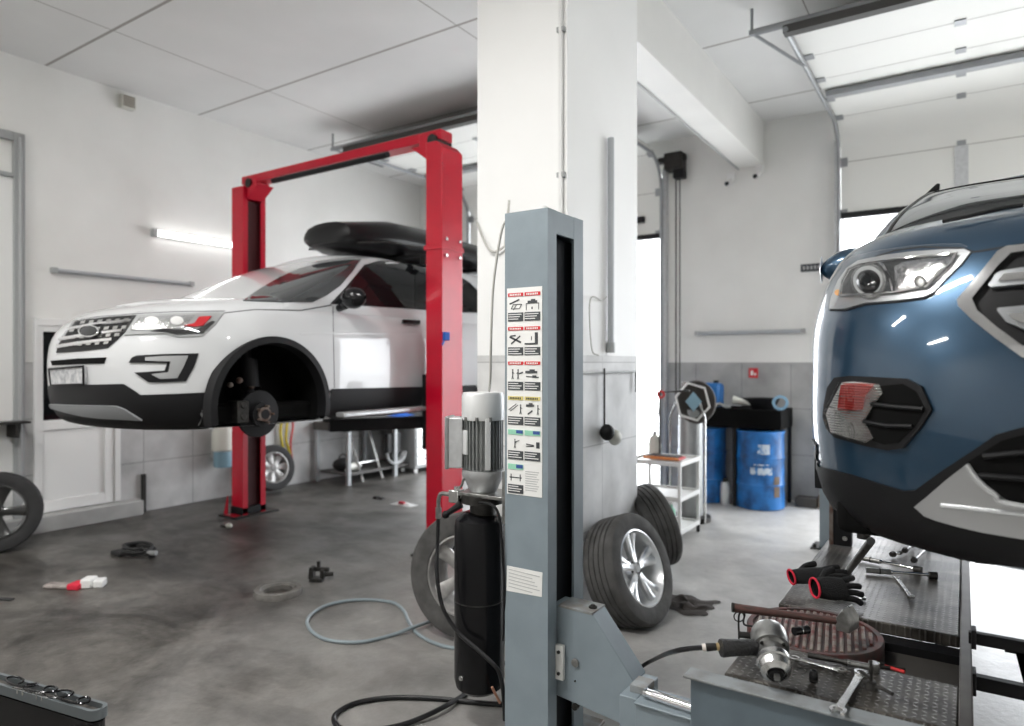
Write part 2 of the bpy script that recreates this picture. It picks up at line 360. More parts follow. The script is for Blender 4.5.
M['ring_blue'] = mat('ring_blue', (.22, .38, .52), .5)
M['bench_grey'] = mat('bench_grey', (.10, .095, .09), .6, var=.3)
M['bench_leg'] = mat('bench_leg', (.38, .40, .41), .45)
M['socket_black'] = mat('socket_black', (.02, .02, .021), .25, metal=.6)
M['cast_silver'] = mat('cast_silver', (.48, .48, .47), .30, metal=.9, var=.3, vscale=30)
M['black_rubber_ribbed'] = mat('black_rubber_ribbed', (.018, .018, .019), .5, bump=.6, bscale=120)
M['brass'] = mat('brass', (.55, .42, .22), .3, metal=.8)
M['coupler_white'] = mat('coupler_white', (.75, .70, .65), .4)
M['brown_light'] = mat('brown_light', (.28, .25, .22), .7)
M['alloy_black'] = mat('alloy_black', (.035, .035, .035), .3, metal=.5, coat=.5)
FILL_LAMPS = [(-5.4, .4, 45), (-5.2, -2.2, 55), (-2.3, .7, 85), (3.8, 3.0, 85), (3.8, 6.2, 60)]
EXPO = .84
# ================================================================== THE ROOM
CZ = 4.6; XL = -7.6; YB = 8.68; XR = 6.0; YF = -4.0
struct(MB().box(XL-.3, XR+.3, YF-.3, YB+.35, -.2, 0).build('floor', M['floor']))
struct(MB().box(XL-.3, XR+.3, YF-.3, YB+.3, CZ, CZ+.2).build('ceiling', M['ceiling']))
g = MB().box(-30, 30, YB+.351, 40, -.25, -.02).build('ground', M['outside_white']); struct(g)
g = MB().box(-30, 30, -34, YF-.301, -.25, -.02).build('ground', M['outside_white']); struct(g)
# left wall with an opening for the white door
DY0, DY1, DH0, DH1 = 2.98, 3.80, .17, 2.09
b = MB()
b.box(XL-.25, XL, YF, DY0, 0, CZ); b.box(XL-.25, XL, DY1, YB+.25, 0, CZ); b.box(XL-.25, XL, DY0, DY1, DH1, CZ); b.box(XL-.25, XL, DY0, DY1, 0, DH0)
struct(b.build('wall_left', M['wall_x']))
OH = 3.35
DL0, DL1, DR0, DR1 = -6.5, -3.32, -1.2, 2.0
b = MB()
b.box(XL, DL0, YB, YB+.25, 0, CZ); b.box(DL1, DR0, YB, YB+.25, 0, CZ); b.box(DR1, XR, YB, YB+.25, 0, CZ)
b.box(DL0, DL1, YB, YB+.25, 4.15, CZ); b.box(DR0, DR1, YB, YB+.25, 4.15, CZ)
struct(b.build('wall_back', M['wall_y']))
b = MB().box(XR, XR+.25, YF, YB+.25, 0, CZ); struct(b.build('wall_right', M['wall_plain']))
b = MB()
b.box(XL, -6.4, YF-.25, YF, 0, CZ); b.box(-3.2, -1.2, YF-.25, YF, 0, CZ); b.box(-6.4, -3.2, YF-.25, YF, 0, 3.4); b.box(2.0, XR, YF-.25, YF, 0, CZ)
b.box(-6.4, -3.2, YF-.25, YF, 3.4, CZ); b.box(-1.2, 2.0, YF-.25, YF, 0, CZ)
struct(b.build('wall_front', M['wall_plain']))
# pillar and beam
PX0, PX1, PY0, PY1 = -2.74, -2.05, 3.71, 4.79
struct(MB().box(PX0, PX1, PY0, PY1, 0, CZ).build('wall_pillar', M['pillar']))
b = MB().box(-2.38, -2.05, PY1, YB, 4.07, CZ)
b.use(M['wall_plain']); struct(b.build('trim_1', M['wall_plain']))
b = MB().box(-2.36, -2.345, PY1+.01, YB-.01, 4.055, 4.07); struct(b.build('trim_2', M['grey_plastic']))
# curb along the left wall
b = MB().box(XL, XL+.16, 1.0, 3.98, 0, .16); struct(b.build('baseboard_left', M['curb'], bevel=.01))
b = MB().box(XL, XL+.035, 4.03, 4.07, .0, .42); struct(b.build('trim_3', M['dark_metal']))
# white personnel door
b = MB()
b.box(XL-.02, XL+.03, DY0, DY0+.03, DH0, DH1); b.box(XL-.02, XL+.03, DY1-.06, DY1, DH0, DH1); b.box(XL-.02, XL+.03, DY0+.03, DY1-.06, DH1-.07, DH1)
door = struct(b.build('door_1', M['white_plastic'], bevel=.006))
b = MB(); y0, y1 = DY0+.025, DY1-.065
b.box(XL-.04, XL+.015, y0, y0+.055, DH0, DH1-.06); b.box(XL-.04, XL+.015, y1-.09, y1, DH0, DH1-.06); b.box(XL-.04, XL+.015, y0+.055, y1-.09, 1.96, DH1-.06); b.box(XL-.2, XL-.19, DY0-.1, DY1+.1, DH0-.1, DH1+.1)
b.box(XL-.04, XL+.015, y0+.055, y1-.09, .98, 1.08); b.box(XL-.04, XL+.015, y0+.055, y1-.09, DH0, .28); b.box(XL-.04, XL-.005, y0+.055, y1-.09, .28, .98)
b.build('door_leaf', M['white_plastic'], door, bevel=.006)
MB().box(XL-.03, XL-.002, y0+.055, y1-.09, 1.08, 1.96).build('door_glass', M['glass_dark'], door)
# folding side door at far left: steel frame over a grey sheet
b = MB().box(XL, XL+.06, 2.80, 2.89, .16, 3.85); b.box(XL, XL+.06, 1.0, 2.80, 3.77, 3.85); b.box(XL, XL+.05, 1.0, 2.80, 3.42, 3.46)
b.tube([(XL+.09, 2.84, .5), (XL+.09, 2.84, 3.8)], .018, 8); d4 = struct(b.build('door_2', M['grey_plastic'], bevel=.004))
b = MB().box(XL, XL+.02, 1.0, 2.80, .16, 3.42); b.use(M['white_plastic']); b.build('door_leaf', M['wall_x'], d4)

# sectional overhead doors, half open
def sectional(n, x0, x1, ye=5.85):
    b = MB(); b.box(x0-.05, x0, YB-.10, YB, 0, 4.20); b.box(x1, x1+.05, YB-.10, YB, 0, 4.20)
    root = struct(b.build('door_%d' % n, M['alu'], bevel=.004))
    # leaf path in (y, z): down the wall, round the bend, back under the ceiling
    R = .42; ztop = 4.36
    def path(s):
        L1 = ztop-R-OH
        if s < L1: return (YB-.10, OH+s, 0)
        s -= L1; A = R*PI/2
        if s < A:
            a = s/R; return (YB-.10-R+R*math.cos(a), ztop-R+R*math.sin(a), a)
        return (YB-.10-R-(s-A), ztop, PI/2)
    H = (ztop-R-OH+R*PI/2+(YB-.10-R-ye-.05))/6
    for k in range(6):
        rows = []
        b = MB()
        for e in (0, 1):
            r = []
            for q in range(7):
                s = k*H+.001+(H-.002)*q/6; y, z, a = path(s)
                d = e*.04
                r.append((y+d*math.cos(a), z+d*math.sin(a)))
            rows.append(r)
        ring = rows[0]+rows[1][::-1]
        b.prism([(x0+.02, y, z) for y, z in ring], (x1-x0-.04, 0, 0))
        ys, zs, as_ = path(k*H)
        if k: MB().box(x0+.02, x1-.02, -.004, .004, -.003, .001, Matrix.Translation((0, ys, zs)) @ Matrix.Rotation(as_, 4, 'X') @ Matrix.Rotation(PI/2, 4, 'X')).build('panel_seam', M['seam'], root)
        p = b.build('door_panel', M['door_panel'], root, sharp=30)
        y, z, a = path(k*H)
        hb = MB()
        for xx in (x0+.05, -.03 if n == 4 else (x0+x1)/2, x1-.05):
            mt = Matrix.Translation((xx, y, z)) @ Matrix.Rotation(-(PI/2-a)+PI/2, 4, 'X')
            hb.box(-.04, .04, -.05, .05, -.03, .012, Matrix.Translation((xx, y, z)) @ Matrix.Rotation(a, 4, 'X') @ Matrix.Rotation(PI/2, 4, 'X'))
        hb.build('hinge', M['alu_dark'], root)
    # bottom seal and glazed rail
    MB().box(x0+.02, x1-.02, YB-.12, YB-.05, OH-.055, OH+.01).build('bottom_seal', M['black_plastic'], root)
    for xx in (x0+.0, x1-.0):
        pts = []
        for q in range(46):
            y, z, a = path(q*.085-.1); pts.append(Vector((xx, y-.035*math.cos(a), z-.035*math.sin(a))))
        pts = [p for p in pts if p.y > ye-.1]
        MB().tube([(xx, YB-.135, .05)]+pts, .022, 8).build('track', M['alu_dark'], root)
    # stiffening beam and shaft
    y, z, a = path(3*H+.25)
    MB().box(x0+.05, x1-.05, y-.05, y+.05, z-.07, z-.01).build('stiffener', M['alu_dark'], root, bevel=.006)
    b = MB().tube([(x0-.25, ye, 4.40), (x1+.25, ye, 4.40)], .03, 8); b.build('spring_shaft', M['alu_dark'], root); MB().box(x0-.02, x1+.02, ye-.07, ye+.02, 4.30, 4.365).build('end_rail', M['dark_matte_metal'], root)
    b = MB().box(x0-.30, x0+.05, ye-.02, ye+.02, 4.38, 4.42); b.tube([(x0-.28, ye, 4.4), (x0+.02, ye+.6, 4.27)], .014, 6); b.tube([(x0-.28, ye, 4.4), (x0-.28, ye, CZ)], .012, 6)
    b.build('hanger', M['alu_dark'], root)
    return root, path
M['seam'] = mat('seam', (.30, .29, .27), .6)
M['door_panel'] = mat('door_panel', (.74, .74, .71), .5, bump=.15, bscale=200)
M['alu_dark'] = mat('alu_dark', (.30, .31, .32), .45, metal=.5)
dl, _ = sectional(3, DL0, DL1, 6.05); dr, pth = sectional(4, DR0, DR1)
MB().box(-.09, .03, YB-.115, YB-.100, OH+.02, OH+.58).build('window_strip', M['alu'], dr)
b = MB().box(-3.75, -3.55, YB-.16, YB-.12, 3.52, 3.60); b.build('pull_handle', M['black_plastic'], dl)

# ceiling/wall fixtures
def tube_light(name, label, p0, p1, normal, lit, group=None, h=.045):
    p0 = Vector(p0); p1 = Vector(p1); n = Vector(normal); mid = (p0+p1)/2
    t = thing(name, label, 'light', mid, group=group); d = (p1-p0).normalized(); L = (p1-p0).length
    mt = frame_of((0, 0, 0), d, d.cross(n)*-1)
    b = MB(); q = n*.0
    up = n.cross(d)
    def bar(a0, a1, c0, c1, d0, d1, bb):
        P = [d*x+n*y+up*z for x in (a0, a1) for y in (c0, c1) for z in (d0, d1)]
        V = [bb.v(p) for p in P]
        for f in ((0, 1, 3, 2), (4, 6, 7, 5), (0, 4, 5, 1), (2, 3, 7, 6), (0, 2, 6, 4), (1, 5, 7, 3)): bb.face([V[i] for i in f])
    bar(-L/2, L/2, 0, .03, -h/2, h/2, b); b.build('housing', M['grey_plastic'] if not lit else M['white_plastic'], t, bevel=.004)
    b = MB(); bar(-L/2-.015, -L/2+.03, 0, .075, -h/2-.003, h/2+.003, b); b.build('end_cap', M['grey_plastic'], t)
    b = MB(); bar(L/2-.03, L/2+.015, 0, .075, -h/2-.003, h/2+.003, b); b.build('end_cap', M['grey_plastic'], t)
    MB().tube([d*(-L/2+.03)+n*.052, d*(L/2-.03)+n*.052], h*.42, 12).build('light_tube', M['tube_lit'] if lit else M['tube_off'], t)
    return t
tube_light('tube_light', 'glowing white tube light high on the left wall', (XL, 4.15, 3.11), (XL, 5.30, 3.11), (1, 0, 0), True, h=.075)
tube_light('tube_light', 'unlit grey tube light on the left wall above the white door', (XL, 3.14, 2.575), (XL, 4.60, 2.575), (1, 0, 0), False)
tube_light('tube_light', 'unlit grey tube light on the back wall just above the grey tiles', (-2.88, YB, 2.03), (-1.59, YB, 2.03), (0, -1, 0), False, h=.05)
t = thing('junction_box', 'small beige box on the left wall just under the ceiling', 'box', (XL, 3.86, 4.47))
MB().box(0, .08, -.075, .075, -.07, .07).build('box_body', M['milky'], t, bevel=.008)
b = MB()
for k in range(5): b.box(.08, .088, -.06, .06, -.05+k*.024, -.04+k*.024)
b.build('vent_slats', M['brown'], t)
for i, (x, lab) in enumerate(((-2.44, 'white camera under the left edge of the beam end'), (-2.10, 'white camera under the right edge of the beam end'))):
    p = Vector((x, YB, 3.98 if i == 0 else 4.02)); t = thing('security_camera', lab, 'camera', p, group=None)
    MB().box(-.05, .05, -.06, 0, -.05, .05).build('camera_base', M['white_plastic'], t, bevel=.01)
    MB().tube([(0, -.03, -.04), (-.02, -.14, -.10)], .032, 12).build('camera_body', M['white_plastic'], t)
    MB().tube([(-.02, -.14, -.10), (-.024, -.16, -.111)], .026, 12).build('camera_lens', M['black_gloss'], t)
p = at(814, 267.5, y=YB)
t = thing('wall_sign', 'small dark sign strip on the back wall beside the blue car mirror', 'sign', p)
MB().box(-.145, .145, -.015, 0, -.045, .045).build('sign_board', M['ink'], t)
b = MB()
for k in range(6): b.box(-.12+k*.041, -.12+k*.041+.024, -.018, -.014, -.02, .02)
b.build('sign_lettering', M['ink_soft'], t)
p = at(753.5, 373, y=YB)
t = thing('fire_sign', 'small red square sign on the grey tiles of the back wall', 'sign', p)
MB().box(-.055, .055, -.012, 0, -.06, .06).build('sign_board', M['label_red'], t)
b = MB().box(-.03, .0, -.015, -.011, -.03, .03); b.box(.01, .035, -.015, -.011, -.03, .0); b.build('sign_symbol', M['label_white'], t)
t = thing('door_opener', 'dark chain hoist motor high beside the left bay door', 'motor', (-3.12, YB-.01, 4.25))
MB().box(-.14, .10, -.20, 0, -.10, .12).build('motor_body', M['dark_metal'], t, bevel=.015)
MB().tube([(.12, -.10, .05), (-.24, -.10, .05)], .05, 12).build('drive_shaft', M['dark_metal'], t)
MB().box(-.02, .12, -.19, -.05, -.22, -.10).build('control_box', M['black_plastic'], t, bevel=.01)
b = MB().tube([(.0, -.12, -.1), (.0, -.12, -3.1)], .010, 6); b.tube([(.05, -.12, -.1), (.05, -.12, -3.1)], .008, 6); b.build('pull_chain', M['dark_metal'], t)
# pipes on pillar
t = thing('conduit_pipe', 'thin white vertical conduit running up the front corner of the pillar', 'pipe', (PX1-.035, PY0, 0))
MB().tube([(0, -.02, .02), (0, -.02, CZ-.02)], .014, 8).build('pipe_run', M['white_plastic'], t)
b = MB()
for z in (1.9, 2.8, 3.7): b.box(-.025, .025, -.03, 0, z, z+.03)
b.build('pipe_clip', M['grey_plastic'], t)
t = thing('lamp_tube', 'long pale grey tube fixed upright on the right face of the pillar', 'lamp', (PX1, 4.27, 1.74))
MB().tube([(.03, 0, 0), (.03, 0, 1.45)], .022, 10).build('tube_body', M['tube_off'], t)
b = MB().tube([(.03, 0, -.02), (.03, 0, .05)], .028, 10); b.build('end_cap', M['grey_plastic'], t)
t = thing('pillar_hook_rail', 'thin grey rail on the pillar with a cable hanging a black plug', 'hook', (PX1, 4.10, 1.585))
b = MB().tube([(.02, -.35, 0), (.02, .62, 0), (.02, .62, -.15)], .008, 6); b.build('rail', M['grey_plastic'], t)
b = MB().tube([(.03, .07, .03), (.03, .07, -.36)], .007, 6); b.build('cable', M['dark_metal'], t)
b = MB().ball((.05, .07, -.40), .05, (1, 1, 1.1)); b.build('plug', M['black_plastic'], t)
b = MB().ball((.07, .15, -.44), .045, (1, 1.3, 1.2)); b.build('plug_cover', M['milky'], t)
t = thing('cable_lead', 'thin dark lead hanging from the switch box high on the pillar', 'cable', (PX1, 4.1, 2.0))
b = MB().tube(bez([(.02, .12, .10), (.02, .05, .07), (.02, -.12, .06), (.02, -.10, -.25), (.02, .0, -.30)]), .005, 6); b.build('lead', M['cable_grey'], t)
# ================================================================== TOOLS FOR CAR BODIES
def contour(yf, yr, w, Df, Dr, n, nf=40, ns=40, nr=14, side_ys=None):
    """half contour (x>=0) from front centre, round the corner, down the side, to rear centre"""
    def corner(D, cnt):
        raw = []
        for i in range(400):
            ph = PI/2*i/399; raw.append((math.sin(ph)**(2/n)*w if i else 0, (1-math.cos(ph)**(2/n) if i < 399 else 1)*D))
        ln = [0]
        for a, b_ in zip(raw, raw[1:]): ln.append(ln[-1]+math.hypot(b_[0]-a[0], b_[1]-a[1]))
        out = []; j = 0
        for k in range(cnt):
            t = ln[-1]*k/(cnt-1)
            while j < 398 and ln[j+1] < t: j += 1
            f = (t-ln[j])/max(1e-9, ln[j+1]-ln[j]); out.append((raw[j][0]+(raw[j+1][0]-raw[j][0])*f, raw[j][1]+(raw[j+1][1]-raw[j][1])*f))
        return out
    P = [(x, yf+y) for x, y in corner(Df, nf)]
    y0, y1 = yf+Df, yr-Dr
    P += [(w, y0+(y1-y0)*k/ns) for k in range(1, ns)]
    P += [(x, yr-y) for x, y in reversed(corner(Dr, nr))]
    return P
def loft_body(levels, cx, zfun=None, crown=.03, nx=24, nf=40, ns=40, nr=14, cap=True, bottom=True):
    """levels: (z, yf, yr, w, Df, Dr, n)."""
    b = MB(); rings = []
    for k, (z, yf, yr, w, Df, Dr, n) in enumerate(levels):
        half = contour(yf, yr, w, Df, Dr, n, nf, ns, nr)
        zz = [z+(zfun(k/(len(levels)-1), x, y) if zfun else 0) for x, y in half]
        right = [Vector((cx+x, y, q)) for (x, y), q in zip(half, zz)]
        left = [Vector((cx-x, y, q)) for (x, y), q in zip(half, zz)]
        rings.append((right, left))
    b.grid([r[0] for r in rings]); b.grid([r[1] for r in rings])
    if cap:
        R, Lf = rings[-1]; rows = []
        for i in range(len(R)):
            wi = (R[i]-Lf[i]).length/2/levels[-1][3]
            rows.append([Lf[i].lerp(R[i], j/nx)+Vector((0, 0, crown*wi*(1-(2*j/nx-1)**2))) for j in range(nx+1)])
        b.grid(rows)
    if bottom:
        R, Lf = rings[0]; b.grid([[Lf[i].lerp(R[i], j/4) for j in range(5)] for i in range(len(R))])
    return b
def smooth_levels(keys, n):
    """interpolate level tuples with Catmull-Rom"""
    out = []; K = [keys[0]]+list(keys)+[keys[-1]]
    for i in range(1, len(K)-2):
        for k in range(n):
            t = k/n; a, b_, c, d = K[i-1:i+3]
            out.append(tuple(.5*((2*q)+(r-p)*t+(2*p-5*q+4*r-s_)*t*t+(3*q-p-3*r+s_)*t**3) for p, q, r, s_ in zip(a, b_, c, d)))
    out.append(tuple(keys[-1])); return out
def inside(p, poly):
    x, y = p; c = False; n = len(poly); j = n-1
    for i in range(n):
        xi, yi = poly[i]; xj, yj = poly[j]
        if (yi > y) != (yj > y) and x < (xj-xi)*(y-yi)/(yj-yi)+xi: c = not c
        j = i
    return c
class Skin:
    """curved panels laid on a body surface: outlines are followed onto the surface, every panel gets its own thickness"""
    def __init__(s, objs):
        vs, fs = [], []
        for o in objs:
            off = len(vs); mw = o.matrix_basis if o.parent is None else o.matrix_basis
            vs += [mw @ v.co for v in o.data.vertices]; fs += [[i+off for i in p.vertices] for p in o.data.polygons]
        s.t = BVHTree.FromPolygons(vs, fs)
    def hit(s, u, v):
        d = ray(u, v).normalized(); loc, nor, idx, dist = s.t.ray_cast(CAM, d)
        if loc is None: return None
        if nor.dot(d) > 0: nor = -nor
        return loc, nor
    def hits(s, poly):
        out = []
        last = None
        for u, v in poly:
            h = s.hit(u, v)
            if h is None:
                # past the silhouette: creep inwards
                cu = sum(p[0] for p in poly)/len(poly); cv = sum(p[1] for p in poly)/len(poly)
                for k in range(1, 60):
                    f = k/60; h = s.hit(u+(cu-u)*f, v+(cv-v)*f)
                    if h: break
            out.append(h or last); last = h or last
        return out
    def panel(s, name, poly, m, parent, off=.004, thick=.006, step=3.0, mirror=None, smooth=True, curve=False, bulge=0, relax=0):
        """filled curved panel"""
        if curve: poly = [tuple(q)[:2] for q in bez([(a, c, 0) for a, c in poly+[poly[0]]], 5)][:-1]
        # resample boundary
        B = []
        for i in range(len(poly)):
            a = poly[i]; c = poly[(i+1) % len(poly)]; L = math.hypot(c[0]-a[0], c[1]-a[1]); k = max(1, int(L/step))
            B += [(a[0]+(c[0]-a[0])*q/k, a[1]+(c[1]-a[1])*q/k) for q in range(k)]
        n = len(B); pts = [Vector(p) for p in B]
        u0, u1 = min(p[0] for p in B), max(p[0] for p in B); v0, v1 = min(p[1] for p in B), max(p[1] for p in B)
        row = 0; v = v0+step/2
        while v < v1:
            u = u0+(step/2 if row % 2 else step)
            while u < u1:
                if inside((u, v), B):
                    dmin = min((u-p[0])**2+(v-p[1])**2 for p in B)
                    if dmin > (step*.5)**2: pts.append(Vector((u, v)))
                u += step
            v += step*.87; row += 1
        vv, _, ff, *_ = geometry.delaunay_2d_cdt(pts, [(i, (i+1) % n) for i in range(n)], [], 1, 1e-4)
        H = s.hits([(p.x, p.y) for p in vv])
        if relax:
            nb = {}
            for f in ff:
                for i in range(len(f)): nb.setdefault(f[i], set()).update((f[i-1], f[(i+1) % len(f)]))
            bset = {i for i, p in enumerate(vv) if min((p.x-q[0])**2+(p.y-q[1])**2 for q in B) < .01}
            for _ in range(relax):
                H = [(h if h is None or i in bset or i not in nb else (sum((H[j][0] for j in nb[i] if H[j]), Vector())/max(1, sum(1 for j in nb[i] if H[j])), h[1])) for i, h in enumerate(H)]
        b = MB(); cen = None
        def emit(mir):
            top, bot = [], []
            for p, h in zip(vv, H):
                if h is None: top.append(None); bot.append(None); continue
                l, nn = h; o = off
                if bulge:
                    dd = min((p.x-q[0])**2+(p.y-q[1])**2 for q in B)**.5; o += bulge*min(1, dd/12)**.6
                t = l+nn*o; q = l+nn*(off-thick)
                if mir is not None: t = Vector((2*mir-t.x, t.y, t.z)); q = Vector((2*mir-q.x, q.y, q.z))
                top.append(b.v(t)); bot.append(b.v(q))
            edges = {}
            for f in ff:
                V = [top[i] for i in f]
                if any(x is None for x in V): continue
                b.face(V if mir is None else V[::-1])
                for i in range(len(f)): e = (f[i], f[(i+1) % len(f)]); edges[e] = 1
            for (i, j) in list(edges):
                if (j, i) not in edges and top[i] and top[j]: b.face([top[j], top[i], bot[i], bot[j]])
        emit(None)
        if mirror is not None: emit(mirror)
        bmesh.ops.delete(b.bm, geom=[v for v in b.bm.verts if not v.link_faces], context='VERTS')
        b.bm.normal_update()
        fl = [f for f in b.bm.faces if mirror is None or f.calc_center_median().x < mirror]
        if sum((CAM-f.calc_center_median()).normalized().dot(f.normal)*f.calc_area() for f in fl) < 0: bmesh.ops.reverse_faces(b.bm, faces=b.bm.faces)
        me = bpy.data.meshes.new(name); b.bm.normal_update(); b.bm.to_mesh(me); b.bm.free(); me.materials.append(m)
        try: me.set_sharp_from_angle(angle=math.radians(50))
        except Exception: pass
        o = bpy.data.objects.new(name, me); C.objects.link(o); o.parent = parent; return o
    def strip(s, name, line, m, parent, r=.006, off=.003, step=4, closed=False, mirror=None, curve=True, flat=1.0, build=True, b=None):
        """moulding following a line on the body"""
        P = [(a, c, 0) for a, c in line]
        if closed: P = P+[P[0]]
        if curve: P = [tuple(q) for q in bez(P, 5)]
        out = []
        for i in range(len(P)-1):
            L = math.hypot(P[i+1][0]-P[i][0], P[i+1][1]-P[i][1]); k = max(1, int(L/step))
            out += [(P[i][0]+(P[i+1][0]-P[i][0])*q/k, P[i][1]+(P[i+1][1]-P[i][1])*q/k) for q in range(k)]
        out.append(P[-1][:2]); H = [h for h in s.hits(out) if h]
        b = b or MB()
        for mir in ([None] if mirror is None else [None, mirror]):
            rows = []; n = len(H)
            for i, (l, nn) in enumerate(H):
                tg = (H[min(i+1, n-1)][0]-H[max(0, i-1)][0])
                if tg.length < 1e-6: continue
                tg.normalize(); w = nn.cross(tg).normalized()
                c = l+nn*off
                ring = [c+w*math.cos(2*PI*k/8)*r+nn*math.sin(2*PI*k/8)*r*flat for k in range(8)]
                if mir is not None: ring = [Vector((2*mir-p.x, p.y, p.z)) for p in ring]
                rows.append(ring)
            if len(rows) < 2: print('MISS', name, line[0]); continue
            V = b.grid(rows, close_v=True); b.face(V[0][::-1]); b.face(V[-1])
        return b.build(name, m, parent) if build else b

# ================================================================== WHEELS
def make_wheel(name, label, D=.74, W=.235, rimR=.235, spokes=5, double=True, loc=(0, 0, 0), axis=(1, 0, 0), rim_m=None, tread=True, group=None, alloy='alloy', spin=0):
    """axis points out of the visible (outer) face"""
    t = thing(name, label, 'wheel', loc, group=group)
    ax = Vector(axis).normalized(); t.rotation_euler = ax.to_track_quat('X', 'Z').to_euler()
    R = D/2; h = W/2
    # tyre: lathe about X (grooves in the tread)
    prof = [(rimR-.005, -h*.80), (rimR+.01, -h*.92), (rimR+(R-rimR)*.5, -h*1.04), (R*.96, -h*.95), (R*.985, -h*.86)]
    g = []
    for k in range(5):
        a = -h*.80+k*(1.6*h/5); w = 1.6*h/5
        g += [(R, a+.006), (R, a+w-.006)]
        if k < 4: g += [(R-.009, a+w-.004), (R-.009, a+w+.004)]
    prof += g+[(R*.985, h*.86), (R*.96, h*.95), (rimR+(R-rimR)*.5, h*1.04), (rimR+.012, h*.95), (rimR-.005, h*.80)]
    MB().lathe(prof, axis=(1, 0, 0), seg=64).build('tyre', rim_m or M['rubber'], t, sharp=28)
    # rim barrel
    b = MB().lathe([(rimR+.006, h*.90), (rimR-.004, h*.92), (rimR-.012, h*.80), (rimR-.02, h*.3), (rimR-.03, -h*.2), (rimR-.012, -h*.85), (rimR, -h*.9)], axis=(1, 0, 0), seg=64)
    rim = b.build('rim', M[alloy], t)
    hub = h*.45; m = MB()
    m.lathe([(0.001, hub+.012), (.028, hub+.012), (.034, hub+.004), (.062, hub-.004), (.07, hub-.04), (.03, hub-.06)], axis=(1, 0, 0), seg=24)
    for k in range(spokes):
        a = 2*PI*k/spokes+spin
        pair = ((-.20, -.10), (.10, .20)) if double else ((-.16, .16),)
        for (s0, s1) in pair:
            rows = []
            for q in range(7):
                f = q/6; rad = .04+(rimR-.045)*f+.0
                wd = (.020+.012*f) if double else (.034+.02*f*f)
                off_a = (s0+s1)/2*(.35+.9*f) if double else 0
                cx_ = hub+.006-.03*math.sin(f*PI*.5)*.6+.035*f*f
                ca = a+off_a; u = Vector((0, math.cos(ca), math.sin(ca))); w = Vector((0, -math.sin(ca), math.cos(ca)))
                c = Vector((cx_, 0, 0))+u*rad
                rows.append([c+w*wd, c+w*wd*.6+Vector((.008, 0, 0)), c-w*wd*.6+Vector((.008, 0, 0)), c-w*wd, c-w*wd*.8-Vector((.03, 0, 0)), c+w*wd*.8-Vector((.03, 0, 0))])
            m.grid(rows, close_v=True)
    m.build('spokes', M[alloy], t, sharp=40)
    MB().lathe([(0.001, hub+.017), (.026, hub+.016), (.028, hub+.008)], axis=(1, 0, 0), seg=20).build('centre_cap', M['grey_plastic'], t)
    b = MB()
    for k in range(5):
        a = 2*PI*k/5+.6+spin; b.tube([(hub-.01, .05*math.cos(a), .05*math.sin(a)), (hub+.004, .05*math.cos(a), .05*math.sin(a))], .007, 8)
    b.build('bolt_holes', M['black_plastic'], t)
    return t
# ================================================================== BLUE CAR (raised, nose towards us)
BX = .45; BYF = 2.07
def MB2(rows):
    b = MB(); b.grid(rows); return b
car = thing('car', 'blue car with round-cornered chrome grille raised above the tread plate platform', 'car', (BX, BYF, 1.09))
def setloc(o, root):
    """keep world coordinates of a mesh whose data are in world space under a parent at root.location"""
    o.matrix_parent_inverse = Matrix.Translation(-Vector(root.location)); return o
def W(dy, ins, z, yf=BYF, yr=BYF+4.5, w=.92, D=.75): return (z, yf+dy, yr-dy*.6, w-ins, D, .5, 2.4)
keys = [W(.20, .14, 1.085), W(.10, .06, 1.13), W(.03, .02, 1.24), W(.0, .0, 1.42), W(.0, 0, 1.60), W(.03, .0, 1.76), W(.07, .02, 1.88), W(.12, .05, 1.975), W(.18, .085, 2.035), W(.27, .125, 2.06)]
lv = smooth_levels(keys, 6)
def rise(tt, x, y): return (max(0, min(1, (y-BYF-.15)/.95))**.8*.10)*max(0, (tt-.55)/.45)**2*(1-.85*min(1, abs(x)/.80)**3)
b = loft_body(lv, BX, rise, crown=.045, nx=30, nf=110, ns=60)
# wheel openings
for wy in (BYF+.99, BYF+3.60):
    bmesh.ops.delete(b.bm, geom=[f for f in b.bm.faces if abs(f.calc_center_median().x-BX) > .78 and (f.calc_center_median().y-wy)**2+(f.calc_center_median().z-1.27)**2 < .33**2], context='FACES')
body = b.build('body', M['paint_blue'], None, sharp=60)
cab = [(z, yf, yr, w, D, .3, 2.6) for z, yf, yr, w, D in ((2.05, 2.93, 6.5, .80, .30), (2.16, 3.03, 6.48, .785, .30), (2.29, 3.28, 6.43, .74, .30), (2.38, 3.50, 6.38, .695, .28), (2.44, 3.66, 6.3, .65, .26), (2.475, 3.80, 6.2, .60, .24))]
b = loft_body(smooth_levels(cab, 14), BX, None, crown=.05, nx=24, nf=110, ns=40, bottom=False)
cabin = b.build('cabin', M['paint_blue'], None, sharp=60)
sk = Skin([body, cabin])
def fix(*obs):
    for o in obs:
        if o.parent is None: o.parent = car
        setloc(o, car)
    return obs[0]
fix(body, cabin)
skc = sk
P = lambda pts, ox, oy, s: [(ox+x/s, oy+y/s) for x, y in pts]
A1 = lambda pts: P(pts, 800, 160, 3.457)      # headlight crop
A2 = lambda pts: P(pts, 800, 350, 3.457)      # bumper crop
def ext(pts):
    """carry outline points at the far right on to the centre line of the car, at their own height"""
    out = []
    for u, v in pts:
        if u > 1039.5:
            h_ = sk.hit(u, v)
            if h_:
                z = h_[0].z; l2, n2, i2, d2 = sk.t.ray_cast(Vector((BX, -1, z)), Vector((0, 1, 0)))
                if l2:
                    q = pix(l2)
                    if q[0] > 1060: out.append(q); continue
        out.append((u, v))
    return out
